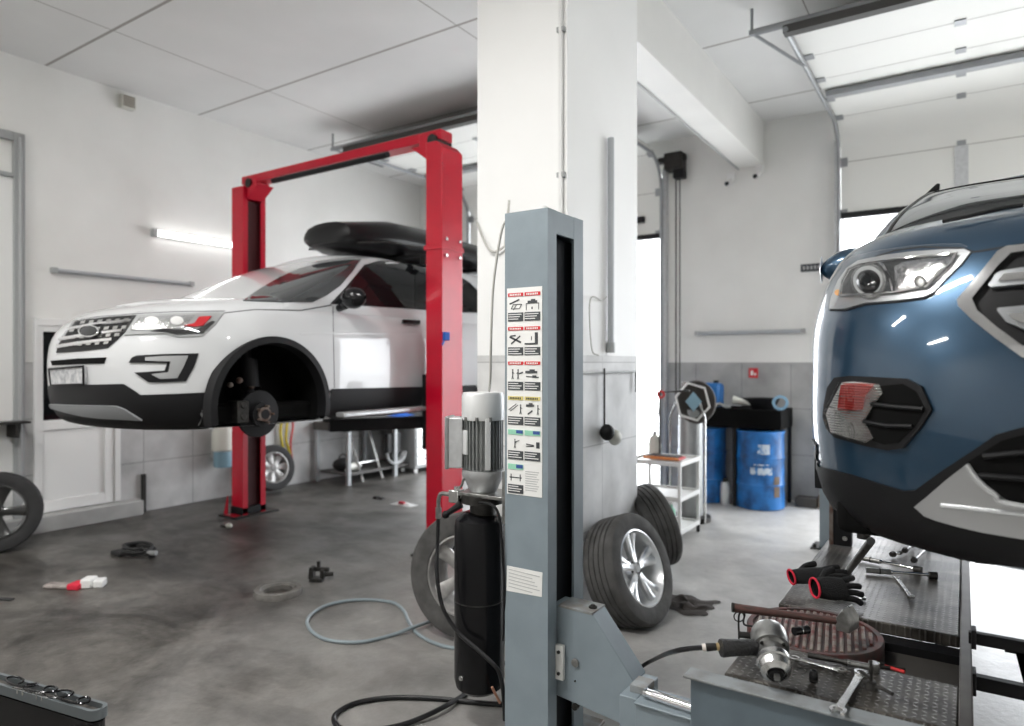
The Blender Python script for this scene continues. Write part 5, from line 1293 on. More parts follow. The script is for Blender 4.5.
for i in range(17):
    rows.append([Vector((-.22+.46*i/16+.02*math.sin(j*1.3), -.17+.34*j/12+.03*math.sin(i*.9), .004+.045*abs(math.sin(i*.8+j*.5)*math.cos(j*.7-i*.3))*math.sin(PI*i/16)*math.sin(PI*j/12))) for j in range(13)])
b = MB(); b.grid(rows); o = b.build('rag_cloth', M['black_cloth_brown'], t); MB().ball((-.10, -.17, .03), .05, (1.6, .8, .6), 10).build('rag_fold', M['black_cloth'], t)
for i, (u, v, s, lab) in enumerate(((38, 667-18, .0, ''),)): pass

# ================================================================== NEAR LEFT CART
A_ = at(0, 685, z=.45); B_ = at(88, 711, z=.45); d = (B_-A_).normalized(); nrm = Vector((-d.y, d.x, 0))
if nrm.dot(FW) < 0: nrm = -nrm
t = thing('tool_cart', 'black cart with a rounded grey rim in the bottom left corner', 'cart', (A_.x, A_.y, 0))
L_ = (B_-A_).length; back = .5
def rring(inset, z, wd=.066):
    out = []; r = .032-inset*.6
    pts = [(-back+inset, 0+inset), (L_+.0-r-inset*.3, 0+inset)]
    for k in range(9):
        a = -PI/2+PI/2*k/8; out.append((L_+.03-r-inset+r*math.cos(a), inset+r+r*math.sin(a)))
    for k in range(9):
        a = PI/2*k/8; out.append((L_+.03-r*1.0-inset+r*math.cos(a), wd-inset-r+r*math.sin(a)))
    out = [(-back+inset, inset)]+out+[(-back+inset, wd-inset)]
    o = Vector((A_.x, A_.y, 0)); return [o+d*x+nrm*y+Vector((0, 0, z)) for x, y in out]
b = MB(); b.grid([rring(.006, .02), rring(.006, .405)], close_v=True); V = [b.v(p) for p in rring(.006, .405)]; b.face(V); b.box(0, .001, 0, .001, 0, .001) if False else None
o = b.build('cart_body', M['black_gloss'], t); setloc(o, t)
b = MB(); b.grid([rring(.0, .415), rring(.0, .450), rring(.012, .450), rring(.012, .425)], close_v=True); o = b.build('cart_rim', M['rim_grey'], t, sharp=50); setloc(o, t)
b = MB(); V = [b.v(p) for p in rring(.012, .430)]; b.face(V); o = b.build('cart_top', M['dusty_black'], t); setloc(o, t)
o_ = Vector((A_.x, A_.y, .447))
tw = thing('wire_coil', 'thin black wire loops lying on the cart in the bottom left corner', 'wire', o_)
PT = []
for i in range(90):
    a = i*.33; x = .0+.0050*i+.05*math.cos(a)*(1+.3*math.sin(i*.21)); PT.append(d*x+nrm*(.033+.026*math.sin(a))+Vector((0, 0, .003+.010*abs(math.sin(a*.37)))))
MB().tube(PT, .004, 6).build('wire', M['black_gloss'], tw)
tw = thing('metal_chain', 'short shiny metal strip lying on the rim of the cart', 'strip', o_)
b = MB()
for k in range(7): q = d*(.08+k*.03)+nrm*.006; b.box(-.013, .013, -.005, .005, -.010, .006, Matrix.Translation(q) @ Matrix.Rotation(math.atan2(d.y, d.x)+.2*math.sin(k), 4, 'Z'))
b.build('strip_links', M['steel_light'], tw)

# ================================================================== TROLLEY, EXTRACTOR, DRUMS
t = thing('tool_trolley', 'white metal shelf trolley standing behind the pillar', 'trolley', (-2.42, 6.30, 0))
hw, hd = .25, .26
for sx in (-1, 1):
    for sy in (-1, 1):
        MB().box(sx*hw-.014, sx*hw+.014, sy*hd-.014, sy*hd+.014, .07, .74).build('leg', M['white_enamel'], t, bevel=.003)
for z in (.72, .40, .10):
    b = MB(); b.box(-hw, hw, -hd, hd, z-.005, z+.003); b.box(-hw-.015, hw+.015, -hd-.015, -hd+.005, z-.02, z+.022); b.box(-hw-.015, hw+.015, hd-.005, hd+.015, z-.02, z+.022); b.box(-hw-.015, -hw+.005, -hd, hd, z-.02, z+.022); b.box(hw-.005, hw+.015, -hd, hd, z-.02, z+.022)
    b.build('shelf', M['white_enamel'], t, bevel=.002)
for sx in (-1, 1):
    for sy in (-1, 1): MB().lathe([(.01, -.015), (.035, -.015), (.038, 0), (.035, .015), (.01, .015)], origin=(sx*hw, sy*hd, .04), axis=(1, .3, 0), seg=20).build('castor', M['rubber'], t)
# frame standing on trolley with red clamp
t2 = thing('cable_stand', 'thin black metal frame with red clip standing on the white trolley', 'stand', (-2.42, 6.30, .743))
b = MB().tube([(-.08, .10, 0), (-.08, .10, .62), (.22, .10, .64)], .012, 8); b.box(-.12, -.04, .04, .16, 0, .01); b.build('frame', M['dark_metal'], t2)
MB().lathe([(.02, 0), (.04, 0), (.04, .02), (.02, .02), (.02, 0)], origin=(-.06, .08, .60), axis=(.3, -1, 0), seg=20).build('red_clip', M['red'], t2)
MB().tube([(-.08, .1, .5), (-.16, .1, .1)], .006, 6).build('cord', M['dark_metal'], t2)
t2 = thing('tool_tray', 'flat black tray edged in orange on top of the white trolley', 'tray', (-2.38, 6.22, .743))
MB().box(-.17, .17, -.10, .10, 0, .02).build('tray_body', M['red'], t2, bevel=.004); b = MB()
for k in range(8): b.box(-.15+k*.038, -.15+k*.038+.024, -.08, .08, .018, .034)
b.build('tray_tools', M['dusty_black'], t2); MB().box(-.175, .175, -.105, -.095, 0, .028).build('tray_edge', M['orange'], t2)
t2 = thing('green_bottle', 'green and white bottle standing on the lowest trolley shelf', 'bottle', (-2.30, 6.16, .105))
MB().lathe([(0.001, 0), (.045, 0), (.045, .17), (.02, .2), (.02, .225), (.001, .226)], axis=(0, 0, 1), seg=20).build('bottle_body', M['label_green'], t2); MB().lathe([(.022, .22), (.022, .245), (.001, .246)], axis=(0, 0, 1), seg=16).build('cap', M['white_plastic'], t2)
t2 = thing('white_bottle', 'small white bottle on top of the trolley beside the tray', 'bottle', (-2.56, 6.42, .743)); MB().lathe([(0.001, 0), (.06, 0), (.065, .10), (.05, .17), (.02, .2), (.001, .205)], axis=(0, 0, 1), seg=20).build('bottle_body', M['milky'], t2); MB().lathe([(.022, .2), (.022, .23), (.001, .231)], axis=(0, 0, 1), seg=16).build('cap', M['white_plastic'], t2)
# oil collector: column with tilted bowl
t = thing('oil_drainer', 'tall grey cylinder with a tilted dark bowl on top behind the trolley', 'oil drainer', (-2.40, 7.02, .0)); t.scale = (.92, .92, 1.04)
MB().lathe([(0.001, .0), (.13, 0), (.135, .04), (.135, 1.08), (.11, 1.12), (.04, 1.13), (.001, 1.13)], axis=(0, 0, 1), seg=32).build('tank_body', M['drainer_grey'], t)
MB().lathe([(.14, 0), (.22, .0), (.22, .05), (.14, .06)], axis=(0, 0, 1), seg=32).build('tank_foot', M['dark_metal'], t)
ax = (.42, -.85, .10)
b = MB().lathe([(.001, -.10), (.12, -.09), (.19, -.04), (.215, .0), (.20, .02), (.185, .0), (.12, -.05), (.001, -.06)], origin=(.10, -.10, 1.20), axis=ax, seg=32); b.build('drain_bowl', M['dusty_black'], t)
axv = Vector(ax).normalized(); u_ = axv.cross(Vector((0, 0, 1))).normalized(); w_ = axv.cross(u_)
cb = Vector((.10, -.10, 1.20))+axv*.04
ring = [cb+u_*(.20*math.cos(a))*(1 if k % 2 else 1)+w_*(.20*math.sin(a)) for k, a in enumerate([PI/4+2*PI*k/6 for k in range(7)])]
MB().tube([cb+(r_-cb)*.95+u_*.05 for r_ in ring], .012, 8).build('bowl_handle', M['white_enamel'], t)
sq = [cb+u_*sx*.085+w_*sy*.085+axv*.0+u_*.03 for sx, sy in ((-1, -1), (1, -1), (1, 1), (-1, 1))]
sq = [cb+u_*.04+(u_*sx+w_*sy)*.075 for sx, sy in ((0, -1.3), (1.2, 0), (0, 1.3), (-1.2, 0))]
MB().prism(sq, axv*.01).build('bowl_grid', M['aqua'], t)
for x in (-.20, .20): MB().tube([(x, -.12, .0), (x, -.12, 1.05), (x*.6, -.1, 1.22)], .014, 8).build('support_tube', M['steel_light'], t)
b = MB().box(-.10, .06, -.03, .03, 1.33, 1.40); b.box(-.02, .02, -.03, .03, 1.1, 1.34); b.build('valve_head', M['steel_light'], t, bevel=.01)
def drum(name, label, loc, rot=0):
    t = thing(name, label, 'barrel', loc, (0, 0, rot))
    prof = [(0.001, 0), (.27, 0), (.285, .012), (.285, .02)]
    for z in (.28, .58): prof += [(.28, z-.03), (.292, z), (.28, z+.03)]
    prof += [(.28, .85), (.288, .865), (.288, .88), (.275, .885), (.272, .87), (.001, .868)]
    MB().lathe(prof, axis=(0, 0, 1), seg=48).build('drum_body', M['drum'], t, sharp=30)
    MB().lathe([(0.001, .87), (.03, .87), (.03, .89), (.001, .89)], origin=(.12, .1, 0), axis=(0, 0, 1), seg=16).build('bung', M['dark_metal'], t); return t
t = drum('oil_drum', 'blue oil drum with white markings under the black tray table', (-1.96, 8.12, 0)); t.scale = (.92, .92, 1)
def wrap(r, a0, a1, z0, z1, m, nm, par):
    rows = [[Vector((r*math.cos(a), r*math.sin(a), z)) for z in (z0, z1)] for a in [a0+(a1-a0)*k/12 for k in range(13)]]
    b = MB(); b.grid(rows); b.build(nm, m, par)
wrap(.2865, -1.75, -.85, .40, .48, M['drum_mark'], 'white_marking', t); wrap(.2865, -1.45, -.95, .63, .74, M['drum_mark'], 'white_marking', t); wrap(.2865, -1.6, -1.0, .505, .52, M['drum_mark'], 'white_marking', t)
wrap(.2868, -.75, -.45, .15, .38, M['brown'], 'rust_patch', t)
drum('oil_drum', 'dark blue drum half hidden behind the grey cylinder', (-2.66, 8.18, 0), 1)
t = thing('tray_table', 'black metal table with a deep tray along the back wall', 'table', (-2.22, 8.28, 0))
MB().box(-.55, .52, -.30, .30, .90, 1.12).build('tray', M['black_matte'], t, bevel=.01)
for x in (-.52, .0, .49):
    for y in ((-.27, .27) if x < .4 else (.27,)): MB().box(x-.02, x+.02, y-.02, y+.02, 0, .90).build('leg', M['black_plastic'], t)
t = thing('blue_canister', 'blue plastic canister standing on the left end of the black tray table', 'canister', (-2.58, 8.22, 1.12))
MB().box(-.17, .15, -.12, .12, 0, .29).build('canister_body', M['blue_plastic'], t, bevel=.04); MB().lathe([(.03, .27), (.03, .32), (.001, .32)], origin=(.08, 0, 0), axis=(0, 0, 1), seg=16).build('cap', M['black_plastic'], t)
t = thing('oil_pan', 'black shallow pan on the right end of the black tray table', 'pan', (-1.98, 8.24, 1.12))
MB().lathe([(0.001, .0), (.14, 0), (.20, .10), (.21, .12), (.19, .11), (.13, .02), (.001, .02)], axis=(0, 0, 1), seg=32).build('pan_body', M['black_plastic'], t)
t = thing('hose_ring', 'blue rubber ring standing at the right end of the tray table', 'ring', (-1.72, 8.02, 1.13))
MB().lathe([(.055, -.02), (.085, -.02), (.085, .02), (.055, .02), (.055, -.02)], origin=(0, 0, .075), axis=(.3, -1, 0), seg=24).build('ring_body', M['ring_blue'], t)
t = thing('white_funnel', 'white funnel tube lying on the tray table', 'funnel', (-2.16, 8.10, 1.12)); MB().tube([(-.10, 0, .10), (-.04, 0, .09), (.14, .02, .05)], .03, 12, radii=[.05, .035, .02]).build('funnel_body', M['milky'], t); MB().box(.0, .1, -.03, .05, 0, .04).build('funnel_rest', M['black_plastic'], t)
t = thing('grey_hose_piece', 'small grey hose piece on the tray table beside the canister', 'hose', (-2.38, 8.02, 1.12)); MB().tube(bez([(-.08, 0, .02), (-.02, .02, .05), (.05, 0, .02), (.1, .03, .02)]), .018, 8).build('hose_body', M['grey_plastic'], t)
t = thing('metal_flask', 'small pale metal flask on the floor beside the blue drum', 'flask', (-2.34, 8.05, 0))
MB().lathe([(0.001, 0), (.055, 0), (.058, .20), (.045, .25), (.02, .27), (.001, .272)], axis=(0, 0, 1), seg=24).build('flask_body', M['alu_light'], t); MB().lathe([(.03, .26), (.03, .30), (.001, .301)], axis=(0, 0, 1), seg=16).build('cap', M['dark_metal'], t)
t = thing('wood_block', 'dark brown block on the floor right of the blue drum', 'block', (-1.50, 8.42, 0)); MB().box(-.13, .10, -.09, .09, 0, .11).build('block_body', M['dusty_black'], t, bevel=.01); MB().box(.11, .2, -.06, .08, 0, .15).build('block_body', M['brown'], t, bevel=.01)
# ================================================================== BENCH UNDER THE WHITE CAR (far left corner)
t = thing('workbench', 'dark workbench with metal legs against the left wall below the white car', 'workbench', (-7.22, 7.35, 0))
MB().box(-.36, .33, -.95, 1.0, .72, .84).build('bench_top', M['bench_grey'], t, bevel=.008)
for x in (-.32, .30):
    for y in (-.9, -.0, .95): MB().box(x-.025, x+.025, y-.025, y+.025, 0, .72).build('leg', M['bench_leg'], t)
MB().box(-.30, .28, -.88, .9, .12, .15).build('lower_shelf', M['bench_grey'], t)
t = thing('drawer_cabinet', 'light grey drawer cabinet under the workbench', 'cabinet', (-6.98, 7.95, .0))
MB().box(-.20, .16, -.28, .24, .07, .68).build('cabinet_body', M['grey_plastic'], t, bevel=.008)
for k in range(4):
    o = MB().box(.16, .18, -.25, .21, .12+k*.14, .24+k*.14).build('drawer', M['alu_light'], t, bevel=.004); MB().box(.18, .195, -.1, .08, .20+k*.14, .215+k*.14).build('handle', M['dark_metal'], o)
for x in (-.14, .12):
    for y in (-.22, .2): MB().lathe([(.01, -.012), (.034, -.012), (.034, .012), (.01, .012)], origin=(x, y, .035), axis=(1, 0, 0), seg=16).build('castor', M['white_plastic'], t)
t = thing('sack_trolley', 'pale tubular frame leaning under the workbench', 'frame', (-7.0, 6.95, 0))
for y in (-.2, .18): MB().tube([(.05, y, 0), (-.22, y, .66)], .018, 8).build('frame_tube', M['steel_light'], t)
MB().tube([(-.05, -.2, .25), (-.05, .18, .25)], .014, 8).build('frame_bar', M['steel_light'], t)
t = thing('hose_coil', 'grey hose coil hanging in the shade under the workbench', 'hose', (-6.93, 7.35, .35))
b = MB()
for k in range(3): b.tube([(.0+.02*k, .16*math.cos(a)*(1+.1*k), .16*math.sin(a)) for a in [PI+PI*i/14 for i in range(15)]], .018, 8)
b.build('coil', M['grey_plastic'], t); MB().box(-.08, .0, -.14, .14, -.02, .28).build('coil_holder', M['rubber'], t, bevel=.02)
t = thing('blue_rag', 'blue cloth lying on the workbench', 'cloth', (-7.05, 7.62, .84)); rows = [[Vector((-.12+.24*i/8, -.2+.4*j/8, .01+.07*abs(math.sin(i*1.2+j))*math.sin(PI*i/8)*math.sin(PI*j/8)+.01)) for j in range(9)] for i in range(9)]; b = MB(); b.grid(rows); b.build('cloth', M['blue_cloth'], t)
t = thing('red_flask', 'small red can at the right end of the workbench', 'can', (-7.0, 8.12, .84)); MB().lathe([(0.001, 0), (.03, 0), (.03, .12), (.001, .12)], axis=(0, 0, 1), seg=16).build('can_body', M['red'], t); MB().lathe([(.015, .12), (.015, .15), (.001, .15)], axis=(0, 0, 1), seg=12).build('cap', M['milky'], t)
p = at(352.5, 424, x=-6.86)
t = thing('round_badge', 'round yellow and red reflector on the front edge of the workbench', 'reflector', (-6.885, p.y, .79)); MB().lathe([(0.001, .012), (.045, .012), (.045, 0)], axis=(1, 0, 0), seg=24).build('red_ring', M['red'], t); MB().lathe([(0.001, .018), (.028, .018), (.028, .01)], axis=(1, 0, 0), seg=24).build('yellow_centre', M['yellow'], t)
t = thing('white_jug', 'pale jug lying in front of the workbench shelf', 'jug', (-7.1, 6.68, .15)); MB().tube([(0, -.1, .06), (0, .12, .06)], .055, 14).build('jug_body', M['milky'], t); MB().tube([(0, .12, .06), (0, .17, .06)], .02, 10).build('jug_neck', M['white_plastic'], t)
t = thing('black_bag', 'black bag slumped on the lower shelf of the workbench', 'bag', (-7.22, 6.62, .15)); MB().ball((0, 0, .09), .13, (1, 1.1, .7), 14).build('bag_body', M['black_cloth'], t); MB().tube(bez([(0, -.08, .16), (0, -.03, .22), (0, .04, .22), (0, .08, .16)]), .01, 6).build('bag_handle', M['black_cloth'], t)
# bottle on the wall, hoses
t = thing('fluid_bottle', 'milky bottle with blue base hung on the left wall beside the left red post', 'bottle', (-7.50, 4.93, .40))
MB().lathe([(0.001, .0), (.10, 0), (.11, .02), (.11, .20)], axis=(0, 0, 1), seg=24, origin=(.06, 0, 0)).build('lower_cup', M['aqua'], t)
MB().lathe([(.105, .19), (.13, .21), (.13, .42), (.10, .48), (.03, .5), (.001, .5)], axis=(0, 0, 1), seg=24, origin=(.06, 0, 0)).build('upper_cup', M['milky'], t)
MB().box(-.10, -.04, -.06, .06, .1, .45).build('wall_bracket', M['grey_plastic'], t); MB().tube([(.06, 0, .5), (.0, -.05, .58)], .025, 10).build('spout', M['white_plastic'], t)
t = thing('yellow_hose', 'yellow hose hanging on the left wall behind the white car', 'hose', (XL+.03, 5.90, .05))
MB().tube(bez([(0.02, .0, .95), (.02, -.06, .70), (.02, -.02, .45), (.02, -.07, .30), (.02, .06, .16), (.02, .10, .35), (.02, .03, .60), (.02, .07, .95)]), .018, 8).build('hose_run', M['yellow'], t)
t = thing('red_hose', 'red hose hanging beside the yellow hose on the left wall', 'hose', (XL+.03, 6.02, .3)); MB().tube(bez([(.02, .0, .75), (.02, .02, .5), (.02, -.02, .25), (.02, .02, .0)]), .014, 8).build('hose_run', M['red'], t)
t = thing('wall_shelf', 'narrow dark shelf by the left edge of the picture', 'shelf', (XL+.02, 2.45, 1.10)); MB().box(0, .22, -.35, .42, -.02, .0).build('shelf_board', M['dark_metal'], t); MB().box(0, .2, .3, .33, -.15, -.02).build('shelf_bracket', M['dark_metal'], t)
t = thing('red_box', 'small red box lying on the shelf by the left edge', 'box', (XL+.14, 2.52, 1.10)); MB().box(-.05, .05, -.10, .10, 0, .05).build('box_body', M['red'], t, bevel=.004); MB().box(-.051, .051, -.06, .06, .01, .052).build('box_label', M['dusty_black'], t)

# ================================================================== TOOLS ON THE PLATFORM
def local(p0, p1):
    """frame with x from p0 to p1"""
    return frame_of(p0, Vector(p1)-Vector(p0))
def tool(name, label, cat, p0, p1, group=None, zdir=(0, 0, 1)):
    m = frame_of(p0, Vector(p1)-Vector(p0), zdir); t = thing(name, label, cat); t.matrix_world = m; t.location = m.to_translation(); t.rotation_euler = m.to_euler(); t['category'] = cat
    if group: t['group'] = group
    return t, (Vector(p1)-Vector(p0)).length
TZ = HP
def open_end(b, x, s, r=.017, th=.010, jaw=.5):
    """open-end jaw centred at x pointing s"""
    o = []
    for k in range(15):
        a = jaw+(2*PI-2*jaw)*k/14; o.append((x+s*r*math.cos(a), r*math.sin(a)))
    i_ = [(x+s*r*.55*math.cos(jaw+.25+(2*PI-2*jaw-.5)*k/8), r*.55*math.sin(jaw+.25+(2*PI-2*jaw-.5)*k/8)) for k in range(9)][::-1]
    V1 = [b.v((p[0], p[1], 0)) for p in o+i_]; V2 = [b.v((p[0], p[1], th)) for p in o+i_]; n = len(V1)
    b.face(V1[::-1]); b.face(V2)
    for k in range(n): b.face([V1[k], V1[(k+1) % n], V2[(k+1) % n], V2[k]])
def wrench(name, label, p0, p1, r=.018, group=None, m='steel_light'):
    t, L = tool(name, label, 'wrench', p0, p1, group)
    b = MB(); b.grid([[Vector((x, y*w*r/.0125, z)) for y, z in ((-1, .002), (1, .002), (1, .008), (-1, .008))] for x, w in ((.012, .010), (.03, .007), (L/2, .006), (L-.03, .007), (L-.012, .010))], close_v=True); b.build('shank', M[m], t, bevel=.001)
    b = MB().lathe([(r*.55, 0), (r, 0), (r*1.03, .006), (r, .012), (r*.55, .012), (r*.55, 0)], origin=(0, 0, 0), axis=(0, 0, 1), seg=20); b.build('ring_end', M[m], t)
    b = MB(); open_end(b, L, 1, r*1.15); b.build('open_end', M[m], t, bevel=.001); return t
pp = lambda u, v, z=TZ+.004: at(u, v, z=z)
wrench('combination_wrench', 'bright combination wrench lying apart on the far tread plate', pp(911, 598), pp(897, 579), r=.014)
wrench('combination_wrench', 'combination wrench standing out over the near platform edge, ring end up', pp(861, 675, .665), pp(838, 712, .66), r=.020)
wrench('combination_wrench', 'long wrench beneath the front of the impact wrench', pp(842, 673), pp(795, 660), r=.014)
wrench('combination_wrench', 'small thin wrench half under the black glove', pp(864, 600), pp(835, 600.5), r=.008, m='steel')
def ratchet(label, p0, p1, rr=.009):
    t, L = tool('breaker_bar', label, 'wrench', p0, p1)
    MB().tube([(0, 0, .014), (L*.38, 0, .014)], .013, 12).build('grip', M['steel'], t)
    MB().tube([(L*.38, 0, .014), (L*.42, 0, .014), (L, 0, .014)], rr, 12, radii=[.012, .007, .007]).build('shaft', M['chrome'], t)
    MB().lathe([(0.001, -.012), (.017, -.012), (.018, .02), (.001, .021)], origin=(L, 0, .012), axis=(1, 0, 0), seg=16).build('head', M['dark_metal'], t)
    b = MB().lathe([(.0135, 0), (.0145, .003), (.0135, .006)], origin=(L*.2, 0, .014), axis=(1, 0, 0), seg=16); b.build('grip_ring', M['dark_metal'], t)
ratchet('upper of the two long bars on the tread plate', pp(859, 560), pp(917, 572)); ratchet('lower of the two long bars, with a black socket at its right end', pp(866, 573), pp(932, 578))
for i, (u0, v0, u1, v1, lab) in enumerate(((893, 557, 900, 555, 'short dark bolt left of the other two bolts'), (905, 553, 912, 548, 'thick bolt between the short and the long bolt'), (914, 563, 928, 549, 'longest bolt, at the right of the three bolts'))):
    t, L = tool('wheel_bolt', lab, 'bolt', pp(u0, v0), pp(u1, v1))
    MB().tube([(0, 0, .012), (L, 0, .012)], .007, 10).build('shank', M['steel_light'], t)
    MB().lathe([(0.001, -.014), (.014, -.014), (.015, .0), (.017, .004), (.001, .005)], origin=(0, 0, .015), axis=(1, 0, 0), seg=6).build('head', M['dark_metal'], t); MB().lathe([(0.001, -.005), (.011, -.005), (.011, .008), (.001, .008)], origin=(L, 0, .012), axis=(1, 0, 0), seg=12).build('tip', M['dark_metal'], t)
# gloves
def glove(label, cuff, tip, wid=.05, spread=1, th=.022, lift=.0, zdir=(0, 0, 1)):
    t, L = tool('work_glove', label, 'glove', cuff, tip, None, zdir)
    rows = []
    for i in range(11):
        f = i/10; x = L*.62*f; w = wid*(.78+.15*math.sin(PI*f)+.15*f); h = th*(1.25-.35*f)
        rows.append([Vector((x, w*math.cos(a), th*1.2+lift+h*math.sin(a))) for a in [2*PI*k/16 for k in range(16)]])
    b = MB(); V = b.grid(rows, close_v=True); b.face(V[-1]); V[0]
    body = b.build('palm', M['black_cloth'], t)
    for k, (yy, ln, bend) in enumerate(((-.75, .30, -.18), (-.28, .40, -.05), (.20, .42, .06), (.66, .34, .2))):
        y0 = wid*yy; pts = [(L*.55, y0, th+lift), (L*.62+L*ln*.5, y0+wid*bend, th*1.15+lift), (L*.62+L*ln*.95, y0+wid*bend*2.1, th*.7+lift)]
        MB().tube(bez(pts, 5), .012, 10, radii=None).build('finger', M['black_cloth'], t)
    MB().tube(bez([(L*.22, wid*.8*spread, th+lift), (L*.38, wid*1.45*spread, th*.9+lift), (L*.58, wid*1.8*spread, th*.7+lift)], 5), .0135, 10).build('thumb', M['black_cloth'], t)
    ring = [Vector((-.003, wid*.80*math.cos(a), th*1.2+lift+th*1.3*math.sin(a))) for a in [2*PI*k/24 for k in range(25)]]
    MB().tube(ring, .0045, 8).build('cuff_trim', M['red_cloth'], t, bevel=0)
    b = MB(); b.face([b.v(v+Vector((.012, 0, 0))) for v in ring[:-1]]); b.build('cuff_hollow', M['black_matte'], t)
    return t
glove('black work glove with large red cuff opening, lying on top of the pair', pp(812, 591, .715), pp(858, 592, .70), wid=.050, lift=.0, th=.024, zdir=(.1, -.8, .65))
glove('black work glove with red cuff behind and left of its partner', pp(791, 581, .69), pp(846, 577, .70), wid=.044, th=.020, zdir=(-.1, -.6, .8))
t, L = tool('pry_bar', 'round steel bar leaning from the tread plate up to the blue car', 'bar', pp(846, 574, TZ+.02), at(871, 541, y=3.02))
MB().tube([(0, 0, 0), (L, 0, 0)], .016, 14).build('bar_body', M['steel'], t); MB().tube([(-.01, 0, 0), (.03, 0, 0)], .02, 14).build('bar_tip', M['dark_metal'], t)
p = at(862, 537, y=3.0); 
t = thing('jacking_pad', 'dark round pad pressed up against the blue car sill', 'pad', (p.x, 3.05, 1.04)); MB().lathe([(0.001, -.03), (.055, -.03), (.065, .0), (.065, .055), (.001, .056)], axis=(0, 0, 1), seg=24).build('pad_body', M['black_plastic'], t); MB().lathe([(.025, -.09), (.025, -.02)], axis=(0, 0, 1), seg=16).build('pad_stem', M['dark_metal'], t)
p = pp(845, 545); t = thing('support_block', 'dark upright bracket with a bolt at the far end of the tread plate', 'bracket', p)
MB().box(-.055, .035, -.03, .03, 0, .30).build('bracket_body', M['black_plastic'], t, bevel=.004); MB().box(-.075, -.056, -.03, .03, 0, .30).build('bracket_edge', M['rust_steel'], t); MB().tube([(.005, -.03, .045), (.005, -.045, .045)], .014, 8).build('bolt', M['steel_light'], t)
# sledge hammer on the turn plate
h0 = at(733, 607.5, z=.76); h1 = at(846, 622, z=.735)
t, L = tool('hammer', 'hammer with long worn red-brown handle resting on the turn plate', 'hammer', h0, h1)
MB().tube([(0, 0, 0), (.03, 0, 0), (L*.5, 0, 0), (L+.02, 0, 0)], .014, 14, radii=[.0165, .0155, .013, .013]).build('handle', M['wood_red'], t)
MB().tube([(-.004, 0, 0), (.004, 0, 0)], .0172, 14).build('handle_end', M['dark_metal'], t)
mi = t.rotation_euler.to_matrix().inverted(); up = mi @ Vector((0, 0, 1)); fwd = mi @ Vector((-.25, -1, 0)).normalized(); sd = up.cross(fwd).normalized()
def hp_(a, s_, u_): return Vector((L, 0, 0))+fwd*a+sd*s_+up*u_
b = MB(); rows = []
for a_, w, z0, z1 in ((-.055, .024, -.028, .028), (.030, .024, -.028, .028)):
    rows.append([hp_(a_, -w, z0), hp_(a_, w, z0), hp_(a_, w, z1*.55), hp_(a_, 0, z1*1.9), hp_(a_, -w, z1*.55)])
V = b.grid(rows, close_v=True); b.face(V[0]); b.face(V[1][::-1]); b.build('head', M['steel'], t, bevel=.004)
# sockets
t, L = tool('socket', 'double black socket lying on the ribs of the turn plate', 'socket', at(794, 631.5, z=.745), at(808, 629.5, z=.745))
MB().lathe([(0.001, 0), (.014, 0), (.014, L*.4), (.011, L*.45), (.011, L*.55), (.014, L*.6), (.014, L), (.001, L)], origin=(0, 0, .0), axis=(1, 0, 0), seg=20).build('socket_body', M['socket_black'], t, sharp=30)
MB().lathe([(.0145, L*.44), (.0145, L*.5)], axis=(1, 0, 0), seg=20).build('socket_band', M['steel_light'], t)
t = thing('socket', 'small black socket standing on the near tread plate', 'socket', pp(813.5, 681.5)); MB().lathe([(0.001, 0), (.013, 0), (.0135, .022), (.010, .034), (.006, .036), (.005, .02), (.001, .02)], axis=(0, 0, 1), seg=20).build('socket_body', M['socket_black'], t); MB().lathe([(.0137, .004), (.0142, .007), (.0137, .010)], axis=(0, 0, 1), seg=20).build('socket_band', M['dark_metal'], t)
# ratchet with jaw and odd pieces near (861-890, 660-690)
t, L = tool('torque_wrench', 'long grey torque wrench lying along the near tread plate', 'wrench', pp(808, 655, .665), pp(874, 668, .665))
MB().tube([(0, 0, 0), (.10, 0, 0), (.12, 0, 0)], .009, 12, radii=[.010, .008, .012]).build('handle', M['dark_metal'], t); MB().tube([(.12, 0, 0), (L, 0, 0)], .011, 12).build('tube', M['steel'], t)
MB().lathe([(0.001, -.016), (.016, -.016), (.018, 0), (.016, .018), (.001, .018)], origin=(L, 0, 0), axis=(0, 0, 1), seg=18).build('head', M['steel_light'], t)
t = thing('clamp_screw', 'dark screw clamp standing at the end of the torque wrench', 'clamp', pp(871, 688)); MB().lathe([(0.001, 0), (.02, 0), (.016, .012), (.014, .02), (.005, .022), (.005, .05), (.004, .085), (.001, .085)], axis=(0, 0, 1), seg=16).build('screw', M['dark_metal'], t); MB().tube([(-.02, 0, .012), (.035, -.01, .01), (.06, -.03, .01)], .006, 8).build('clamp_arm', M['dark_metal'], t); MB().tube([(0, 0, .03), (-.03, .03, .03)], .006, 8).build('clamp_bar', M['dark_metal'], t)
t, L = tool('pliers', 'red-handled pliers lying along the edge of the recess', 'pliers', pp(852, 662, .60), pp(905, 674, .60))
MB().tube(bez([(0, 0, .01), (L*.3, .008, .01), (L*.6, .004, .01), (L, -.01, .01)]), .006, 8).build('handle', M['red'], t); MB().tube(bez([(L*.3, -.012, .01), (L*.6, -.006, .01), (L, .012, .01)]), .006, 8).build('jaw', M['dark_metal'], t); MB().tube([(L*.55, 0, 0), (L*.55, 0, .02)], .012, 12).build('pivot', M['dark_metal'], t)
